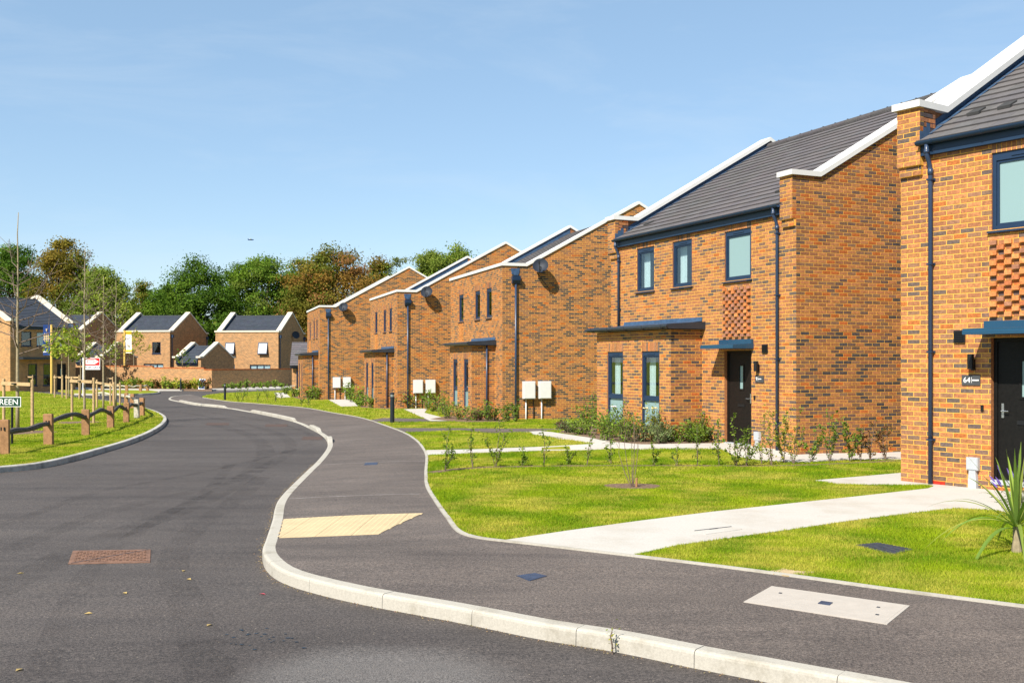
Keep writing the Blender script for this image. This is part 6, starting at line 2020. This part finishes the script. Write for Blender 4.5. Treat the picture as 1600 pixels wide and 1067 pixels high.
whips = [(695, 736, 666, HC, 110), (739, 731, 672, HC, 60), (774, 729.5, 657, HC, 130), (815, 728.5, 700, HC, 80), (850, 729.5, 668, HC, 40), (888, 726.5, 700, HC, 80), (917, 726.5, 672, HC, 40), (955, 725, 668, HC, 70), (1021, 728, 690, HC, 60),
         (1058, 728, 690, HC, 40), (1090, 728, 672, HC, 40), (1124, 727, 655, HC, 70), (1150, 728, 655, HC, 150), (1166, 728, 670, HC, 130), (1190, 725, 648, HY, 70), (1206, 727, 642, HY, 110), (1226, 724, 640, HY, 190), (1240, 725, 648, HY, 170),
         (1268, 722.5, 668, HC, 130), (1296, 721.5, 640, HC, 190), (1328, 721, 655, HC, 230), (1345, 721, 668, HR, 70), (1360, 720, 662, HR, 90), (1384, 719, 655, HR, 190)]
for i, (x, y, yt, cols, n_l) in enumerate(whips):
    whip(S(x, y), hgt(x, y, yt), 'young hedge plant in the row across the lawn, %s counting from the pavement' % ordinal(i), i, cols, n_l=int(n_l * 1.9), leaf=0.029, stems=2 if n_l < 90 else 4, spread=0.10 if n_l < 100 else 0.2)
for i, (x, y, yt) in enumerate(((372, 627, 606), (378, 626, 601), (402, 628, 609), (418, 624, 598), (430, 628, 606), (386, 621, 608), (440, 624, 604), (470, 634, 612), (482, 633, 615))):
    whip(S(x, y), hgt(x, y, yt), 'thin young plant on the far lawn tip, %s from the road' % ordinal(i), 60 + i, HC, n_l=90, leaf=0.04, group='thin plants on the far lawn', spread=0.2)
# multi-stemmed bare shrub in its ring of bark
c = S(988, 761)
h = empty('bare_shrub', c); tag(h, 'bare multi-stemmed shrub in a ring of bark on the big lawn', 'shrub')
random.seed(4)
mb = MB()
Hs = hgt(988, 761, 622)
for k_ in range(5):
    a = k_ * 1.25 + 0.3; sp = random.uniform(0.05, 0.26); L = Hs * random.uniform(0.6, 1.0)
    d = Vector((math.cos(a), math.sin(a) * 0.7, 0)) * sp
    mb.tube([Vector((0, 0, -0.03)), d * 0.5 + Vector((0, 0, L * 0.25)), d * 0.9 + Vector((0, 0, L * 0.6)), d * 0.8 + Vector((random.uniform(-.05, .05), 0, L))], [0.008, 0.006, 0.004, 0.0015], 6)
    for q_ in range(3):
        s0 = d * 0.9 + Vector((0, 0, L * random.uniform(0.5, 0.9))); mb.tube([s0, s0 + Vector((random.uniform(-.1, .1), random.uniform(-.1, .1), 0.16))], [0.004, 0.0015], 4)
mb.build('stem', 'twig', h)
mb = MB(); mb.tube([(0.06, 0, -0.05), (0.065, 0, 0.14)], 0.018, 7); mb.build('peg', 'timber_new', h)

def bush(p, w, H_, label, seed, cols, n_l=420, leaf=0.035, group='bushy plants in the house beds', flowers=None, spiky=False, name='shrub', cat='shrub', dz=1.0):
    global rng
    rng = np.random.default_rng(seed + 1500); random.seed(seed + 1500)
    h = empty(name, p); tag(h, label, cat, group)
    mb = MB(); tips = []
    for k_ in range(14):
        a, r_ = random.uniform(0, 6.28), w * random.random() ** 0.6
        L = H_ * random.uniform(0.55, 1.0) * (1 - 0.3 * r_ / w)
        e_ = Vector((math.cos(a) * r_, math.sin(a) * r_ * 0.7, L))
        m_ = e_ * 0.5 + Vector((0, 0, 0.12 * L))
        mb.tube([Vector((math.cos(a) * r_ * 0.3, math.sin(a) * r_ * 0.2, -0.03)), m_, e_], [0.006, 0.005, 0.002], 4)
        for t in np.linspace(0.15, 1, 8): tips.append((m_ * (2 * t) if t < 0.5 else m_.lerp(e_, 2 * t - 1)))
    mb.build('stem', 'twig', h)
    tp_ = np.array([tuple(x) for x in tips])
    pos = tp_[rng.integers(0, len(tp_), n_l)] + rng.normal(size=(n_l, 3)) * np.array([w * 0.16, w * 0.14, H_ * 0.07])
    pos[:, 2] = np.abs(pos[:, 2])
    v, f, t = leaf_quads(pos, rng.uniform(0.6, 1.35, n_l) * leaf, tint_mix(n_l, cols, 0.28), 0.4, aspect=0.28 if spiky else 0.55)
    np_mesh('leaves', v, f, t, 'leaf', h)
    if flowers:
        for k_ in range(flowers[1]):
            q = Vector(tp_[rng.integers(0, len(tp_))]); q.z = max(q.z, H_ * 0.75) + 0.04
            fm = MB(); r_ = flowers[2]
            for i in range(7):
                a = i * 0.9; fm.obox(q + Vector((math.cos(a) * r_ * 0.5, math.sin(a) * r_ * 0.5, 0.01 * (i % 2))), Vector((math.cos(a), math.sin(a), 0.3)) * r_ * 0.6, Vector((-math.sin(a), math.cos(a), 0)) * r_ * 0.4, (0, 0, 0.004))
            fm.build('flower', flowers[0], h)
BG = [(0.15, 0.23, 0.034), (0.20, 0.27, 0.038), (0.12, 0.18, 0.03)]
BS = [(0.14, 0.18, 0.075), (0.11, 0.15, 0.06), (0.17, 0.20, 0.08)]
BP = [(0.15, 0.085, 0.06), (0.18, 0.115, 0.065), (0.10, 0.10, 0.045)]
beds9 = [(893, 675, 0.36, 0.34, BS, None), (918, 673, 0.38, 0.75, BG, None), (926, 668, 0.25, 1.05, HC, None), (940, 676, 0.45, 0.55, BG, None), (962, 680, 0.42, 0.75, HC, ('petal_white', 2, 0.05)), (985, 684, 0.4, 0.6, HY, None), (1005, 686, 0.42, 0.45, BS, None), (1022, 685, 0.36, 0.75, HY, ('petal', 3, 0.06)),
         (1042, 688, 0.36, 0.42, BS, None), (1060, 687.5, 0.4, 0.38, BG, None), (1080, 688, 0.34, 0.45, BG, None), (1098, 687, 0.36, 0.62, HC, None), (1114, 687, 0.3, 0.42, BS, None), (880, 672, 0.32, 0.30, BP, None), (1068, 686, 0.3, 0.5, BP, None), (908, 678, 0.36, 0.45, BG, None), (950, 684, 0.4, 0.5, BG, None), (975, 686.5, 0.4, 0.6, HC, None), (1032, 688.6, 0.36, 0.4, BS, None), (1090, 689, 0.34, 0.4, HC, None)]
for i, (x, y, w, H_, cols, fl_) in enumerate(sorted([(b_[0], b_[1] + (4.5 if b_[0] < 1040 else 3.2) * (1 if b_[0] > 935 else 0.3), *b_[2:]) for b_ in beds9], key=lambda b_: b_[0])):
    bush(S(x, y), w * 1.1, H_ * 1.3, 'bushy plant in the bed under the bay of number 9, %s from the left' % ordinal(i), i, cols, 420, 0.034, 'plants in the bed of number 9', fl_)
bedsC = [(690, 648, 0.45, 1.1, HC), (700, 654, 0.5, 0.8, BG), (718, 656, 0.5, 0.7, HY), (735, 657.5, 0.5, 0.65, BG), (748, 657, 0.5, 0.6, BP), (762, 658, 0.45, 0.85, BG), (773, 657.5, 0.4, 0.6, BG), (792, 659, 0.3, 0.8, HC), (805, 659, 0.2, 0.9, HC)]
for i, (x, y, w, H_, cols) in enumerate(bedsC):
    bush(S(x, y), w, H_, 'bushy plant below the parapet house beside number 9, %s from the left' % ordinal(i), 40 + i, cols, 230, 0.045, 'plants by the nearest parapet house')
bedsD = [(562, 635, 0.5, 0.7, HC), (580, 637, 0.5, 0.8, BG), (596, 636.5, 0.6, 0.6, BP), (612, 637, 0.5, 0.8, BG), (628, 638, 0.5, 1.0, HC), (640, 638, 0.6, 1.1, BG), (655, 637, 0.6, 1.2, HC), (668, 640, 0.5, 1.1, HC), (678, 643, 0.5, 1.0, BG)]
for i, (x, y, w, H_, cols) in enumerate(bedsD):
    bush(S(x, y), w, H_, 'bushy plant at the foot of the middle parapet house, %s from the left' % ordinal(i), 60 + i, cols, 200, 0.06, 'plants by the middle parapet house')
bedsE = [(447, 616, 0.4, 0.7, BG), (460, 620, 0.5, 0.9, HC), (472, 622, 0.5, 0.7, BG), (484, 624, 0.6, 1.0, HC), (494, 624.5, 0.6, 0.9, BG), (552, 628, 0.6, 1.0, HC), (545, 625, 0.5, 1.3, HC), (565, 631, 0.6, 1.2, BG)]
for i, (x, y, w, H_, cols) in enumerate(bedsE):
    bush(S(x, y), w, H_, 'bushy plant at the foot of the farthest parapet house, %s from the left' % ordinal(i), 80 + i, cols, 170, 0.075, 'plants by the farthest parapet house', ('petal_white', 2, 0.09) if i in (1, 2) else None)
BEDF = [HC, YY, BG, RU, YY, HC, HR, YG]
for i in range(15):
    x = 192 + i * 9.4
    bush(S(x, 606.8 + (x - 192) * 0.0135), 0.55, 0.7 + 0.45 * ((i * 7) % 5) / 4, 'low coloured shrub along the sunlit garden wall, %s from the left' % ordinal(i), 100 + i, BEDF[i % 8], 200, 0.11, 'shrubs along the garden wall')
for i in range(9):
    x = 352 + i * 11
    bush(S(x, 607.6 - i * 0.35), 0.4, 0.5 + 0.35 * ((i * 5) % 4) / 3, 'small green plant at the foot of the shaded garden wall, %s from the left' % ordinal(i), 120 + i, BG, 90, 0.11, 'plants along the shaded wall')
for i, x in enumerate((4, 66, 74, 92, 112)):
    bush(S(x, 606.2), 0.5, (1.1, 0.7, 0.6, 0.5, 0.5)[i], 'green shrub in front of the left house, %s from the left' % ordinal(i), 140 + i, BG, 200, 0.11, 'shrubs by the left house')

# cordyline with sword leaves, and lavender, at the right edge
def sword_plant(p, H_, label, n_l=34, name='cordyline'):
    random.seed(21)
    h = empty(name, p); tag(h, label, 'plant')
    mb = MB(); mb.tube([(0, 0, -0.05), (0.01, 0, 0.12), (0.0, 0.0, 0.26)], [0.05, 0.042, 0.03], 10); mb.build('stem', 'bark_young', h)
    for i in range(n_l):
        mb = MB()
        az = i * 2.399
        el = R(88 - 75 * (i / n_l) ** 0.8)
        L = H_ * random.uniform(0.75, 1.05) * (1.0 if i < n_l * 0.7 else 0.95)
        w = random.uniform(0.015, 0.023)
        d = Vector((math.cos(az) * math.cos(el), math.sin(az) * math.cos(el), math.sin(el)))
        sd = Vector((-math.sin(az), math.cos(az), 0))
        c = Vector((0, 0, 0.22 + 0.05 * random.random()))
        col = vary(random.choice([(0.21, 0.28, 0.05), (0.16, 0.25, 0.045), (0.30, 0.33, 0.08)]), 0.15)
        prev = None
        K_ = 9
        for k_ in range(K_ + 1):
            t = k_ / K_
            q = c + d * L * t + Vector((0, 0, -1)) * (t ** 2.2) * L * (0.10 + 0.75 * (i / n_l) ** 1.5)
            ww = w * (1.0 if t < 0.35 else max(0.05, 1 - ((t - 0.35) / 0.65) ** 1.6)) * (0.6 + 0.4 * min(1, t * 5))
            cur = (q - sd * ww, q + Vector((0, 0, -ww * 0.35)), q + sd * ww)
            if prev:
                mb.face([prev[0], prev[1], cur[1], cur[0]], col); mb.face([prev[1], prev[2], cur[2], cur[1]], col)
            prev = cur
        mb.build('leaf', 'leaf', h)
    return h
p = S(1588, 863)
sword_plant(p, 1.02, 'spiky green cordyline on the lawn at the right edge')
def lavender(p, label):
    random.seed(8)
    h = empty('lavender', p); tag(h, label, 'plant')
    st, fl_ = MB(), MB()
    for i in range(42):
        a, r_ = random.uniform(0, 6.28), 0.22 * random.random() ** 0.5
        L = random.uniform(0.34, 0.56)
        e_ = Vector((math.cos(a) * r_ * 1.7, math.sin(a) * r_ * 1.7, L))
        st.tube([Vector((math.cos(a) * r_ * 0.4, math.sin(a) * r_ * 0.4, 0)), e_ * 0.55 + Vector((0, 0, 0.05)), e_], [0.003, 0.0025, 0.0015], 4, (0.12, 0.15, 0.06))
        d = (e_ - e_ * 0.55).normalized()
        fl_.tube([e_, e_ + d * 0.04, e_ + d * 0.10], [0.009, 0.011, 0.003], 5)
    st.build('stem', 'leaf', h); structure(fl_.build('flower', 'lavender', h), 'stuff')
    n_l = 700
    rg = np.random.default_rng(3)
    pos = rg.normal(size=(n_l, 3)) * np.array([0.15, 0.15, 0.10]) + np.array([0, 0, 0.2])
    v, f, t = leaf_quads(pos, rg.uniform(0.02, 0.04, n_l), tint_mix(n_l, [(0.16, 0.19, 0.12), (0.12, 0.16, 0.08)], 0.2), 0.9, aspect=0.18)
    np_mesh('leaves', v, f, t, 'leaf', h)
lavender(S(1606, 812), 'lavender with purple flower spikes behind the cordyline')
# weed growing in the kerb channel
p = S(957, 1021, ROAD)
whip(p, 0.17, 'small weed growing at the foot of the near kerb', 777, HY, n_l=20, leaf=0.012, stems=1, spread=0.05, group=None, name='weed', cat='weed')

# ------------------------------------------------------------------ fallen leaves on the road
rng = np.random.default_rng(5); random.seed(5)
for i, (x, y, lab) in enumerate(((32, 896, 'small fallen yellow leaf in road left of the rusty cover'), (30, 1047, 'fallen yellow leaf low in the left corner of the road'), (287, 892, 'fallen yellow leaf right of the rusty cover'), (295, 905.5, 'larger pale fallen leaf right of the rusty cover'),
                                 (327, 977, 'pale fallen leaf in the middle of the near road'), (195, 927, 'crumpled fallen leaf below the rusty cover'), (138, 959, 'small fallen leaf in the lower left road'), (410, 928.5, 'pink fallen petal beside the kerb corner'))):
    p = S(x, y, ROAD)
    h = empty('fallen_leaf', p, random.uniform(0, 6)); tag(h, lab, 'leaf', 'fallen leaves on the road')
    mb = MB(); L = 0.032
    mb.poly([(-L, 0, 0.004), (0, -L * 0.6, 0.010), (L, 0, 0.006), (0, L * 0.6, 0.014), (0, 0, 0.006)], [(0, 1, 4), (1, 2, 4), (2, 3, 4), (3, 0, 4)], (0.55, 0.10, 0.14) if i == 7 else (0.55, 0.40, 0.16))
    mb.build('blade', 'leaf', h)
# dark splashes on the road near the kerb
random.seed(12)
st = MB()
for i in range(26):
    p = S(random.gauss(405, 28), random.gauss(993, 12), ROAD)
    r_ = random.uniform(0.006, 0.016)
    st.poly([(p.x + r_ * (1.6 if k_ == 0 else 1) * math.cos(k_ * 0.7), p.y + r_ * 0.9 * math.sin(k_ * 0.7), p.z + 0.0035) for k_ in range(9)], [tuple(range(9))])
structure(st.build('oil_spots', 'bollard'), 'stuff')
# grit and moss dust gathered along the kerb foot
gs = MB()
for i in range(750):
    k_ = random.randrange(5, 110)
    a = kline[k_] + (kline[k_ + 1] - kline[k_]) * random.random(); nn = -kn[k_]
    w = KW + 0.008 + abs(random.gauss(0, 0.028))
    x, y = a[0] + nn[0] * w, a[1] + nn[1] * w
    if w < KW + 0.004: continue
    z = gz(y) + ROAD + 0.002
    r_ = random.uniform(0.003, 0.008)
    gs.poly([(x - r_, y, z), (x, y - r_, z), (x + r_, y, z), (x, y + r_, z), (x, y, z + r_)], [(0, 1, 4), (1, 2, 4), (2, 3, 4), (3, 0, 4)], vary((0.20, 0.15, 0.09), 0.4))
structure(gs.build('grit', 'tile'), 'stuff')

# ------------------------------------------------------------------ grass blades on the lawns
def inside(poly, X_, Y_):
    P = np.array(poly)
    r_ = np.zeros(len(X_), bool)
    j = len(P) - 1
    for i in range(len(P)):
        xi, yi, xj, yj = P[i][0], P[i][1], P[j][0], P[j][1]
        c = ((yi > Y_) != (yj > Y_)) & (X_ < (xj - xi) * (Y_ - yi) / (yj - yi + 1e-12) + xi)
        r_ ^= c
        j = i
    return r_
def house_poly(O2, ang, W, D):
    c, s = math.cos(ang), math.sin(ang)
    return [(O2[0] + c * x - s * y, O2[1] + s * x + c * y) for x, y in ((0, 0), (W, 0), (W, D), (0, D))]
def smooth_noise(X_, Y_, sc, seed):
    r_ = np.random.default_rng(seed)
    out = np.zeros_like(X_)
    for k_ in range(16):
        a = r_.uniform(0, 6.28); fq = sc * r_.uniform(0.5, 3.2)
        out += np.sin((X_ * math.cos(a) + Y_ * math.sin(a)) * fq + r_.uniform(0, 6.28))
    return out / 8.5
blocks = list(PATHS.values()) + [house_poly(frame_of(-1130, 1408, 98.5)[0], angA, 7.76, 10), house_poly(OB, angB, 7.76, 10)]
grate_poly = plan([(1338, 852), (1371, 848.6), (1427, 859), (1394, 866.5)])
blocks.append(grate_poly)
def grow(lawn, n_, bands, seed):
    """n_ tries in each distance band (x0,x1,y0,y1,count)"""
    r_ = np.random.default_rng(seed)
    V, F, T = [], [], []
    tot = 0
    for x0, x1, y0, y1, cnt, sc in bands:
        X_ = r_.uniform(x0, x1, cnt); Y_ = r_.uniform(y0, y1, cnt)
        # keep only what the lens can see, with a margin
        px_ = 800 + FPX * X_ / np.maximum(Y_, 0.5)
        ok = (px_ > -150) & (px_ < 1750) & (Y_ > 3)
        X_, Y_ = X_[ok], Y_[ok]
        ok = inside(lawn, X_, Y_)
        for b in blocks: ok &= ~inside(b, X_, Y_)
        X_, Y_ = X_[ok], Y_[ok]
        N = len(X_)
        if N == 0: continue
        big_ = smooth_noise(X_, Y_, 1.3, seed + 1); mid_ = smooth_noise(X_, Y_, 5.0, seed + 2)
        dry = np.clip(0.28 + 0.9 * big_ + 0.8 * mid_ + r_.normal(0, 0.24, N), 0, 1)
        Hh = (0.018 + 0.009 * (1 - dry) + 0.006 * mid_) * r_.uniform(0.6, 1.3, N) * (1 + 0.25 * sc)
        Z_ = -0.0107 * np.minimum(Y_, 54) + np.where((Y_ > 18) & (Y_ < 33), rise(X_, Y_), 0)
        az = r_.uniform(0, 6.28, N)
        w = (0.0028 + 0.0022 * sc) * r_.uniform(0.8, 1.3, N)
        dx_, dy_ = np.cos(az) * w, np.sin(az) * w
        la = r_.uniform(0, 6.28, N); ll = Hh * r_.uniform(0.1, 0.9, N)
        a = np.stack([X_ - dx_, Y_ - dy_, Z_], 1); b = np.stack([X_ + dx_, Y_ + dy_, Z_], 1)
        c = np.stack([X_ + np.cos(la) * ll, Y_ + np.sin(la) * ll, Z_ + Hh], 1)
        V.append(np.stack([a, b, c], 1).reshape(-1, 3)); F.append(np.arange(3 * N).reshape(N, 3) + tot); tot += 3 * N
        g = np.array([0.105, 0.20, 0.005]); g2 = np.array([0.25, 0.325, 0.010]); d_ = np.array([0.56, 0.44, 0.095])
        mixg = np.clip(0.5 + 0.9 * smooth_noise(X_, Y_, 2.6, seed + 3)[:, None] + r_.normal(0, 0.3, (N, 1)), 0, 1)
        T.append(np.clip(((g * (1 - mixg) + g2 * mixg) * (1 - dry[:, None] * 0.62) + d_ * dry[:, None] * 0.62) * r_.uniform(0.8, 1.2, (N, 1)), 0, 1))
    o = np_mesh('grass', np.concatenate(V), np.concatenate(F), np.concatenate(T), 'blade')
    o['kind'] = 'stuff'
    return o
grow(lawn_poly, 0, [(0.5, 7.5, 6.0, 10.5, 260000, 0.0), (-1.2, 9.5, 10.5, 16, 300000, 0.4), (-3, 9.5, 16, 24, 260000, 1.0), (-6, 9, 24, 40, 160000, 2.2), (-24, 4, 40, 80, 90000, 4.5)], 1)
grow(green_poly, 0, [(-14, -5, 17, 26, 160000, 0.9), (-24, -8, 26, 40, 130000, 2.0), (-40, -14, 40, 80, 90000, 4.5)], 2)
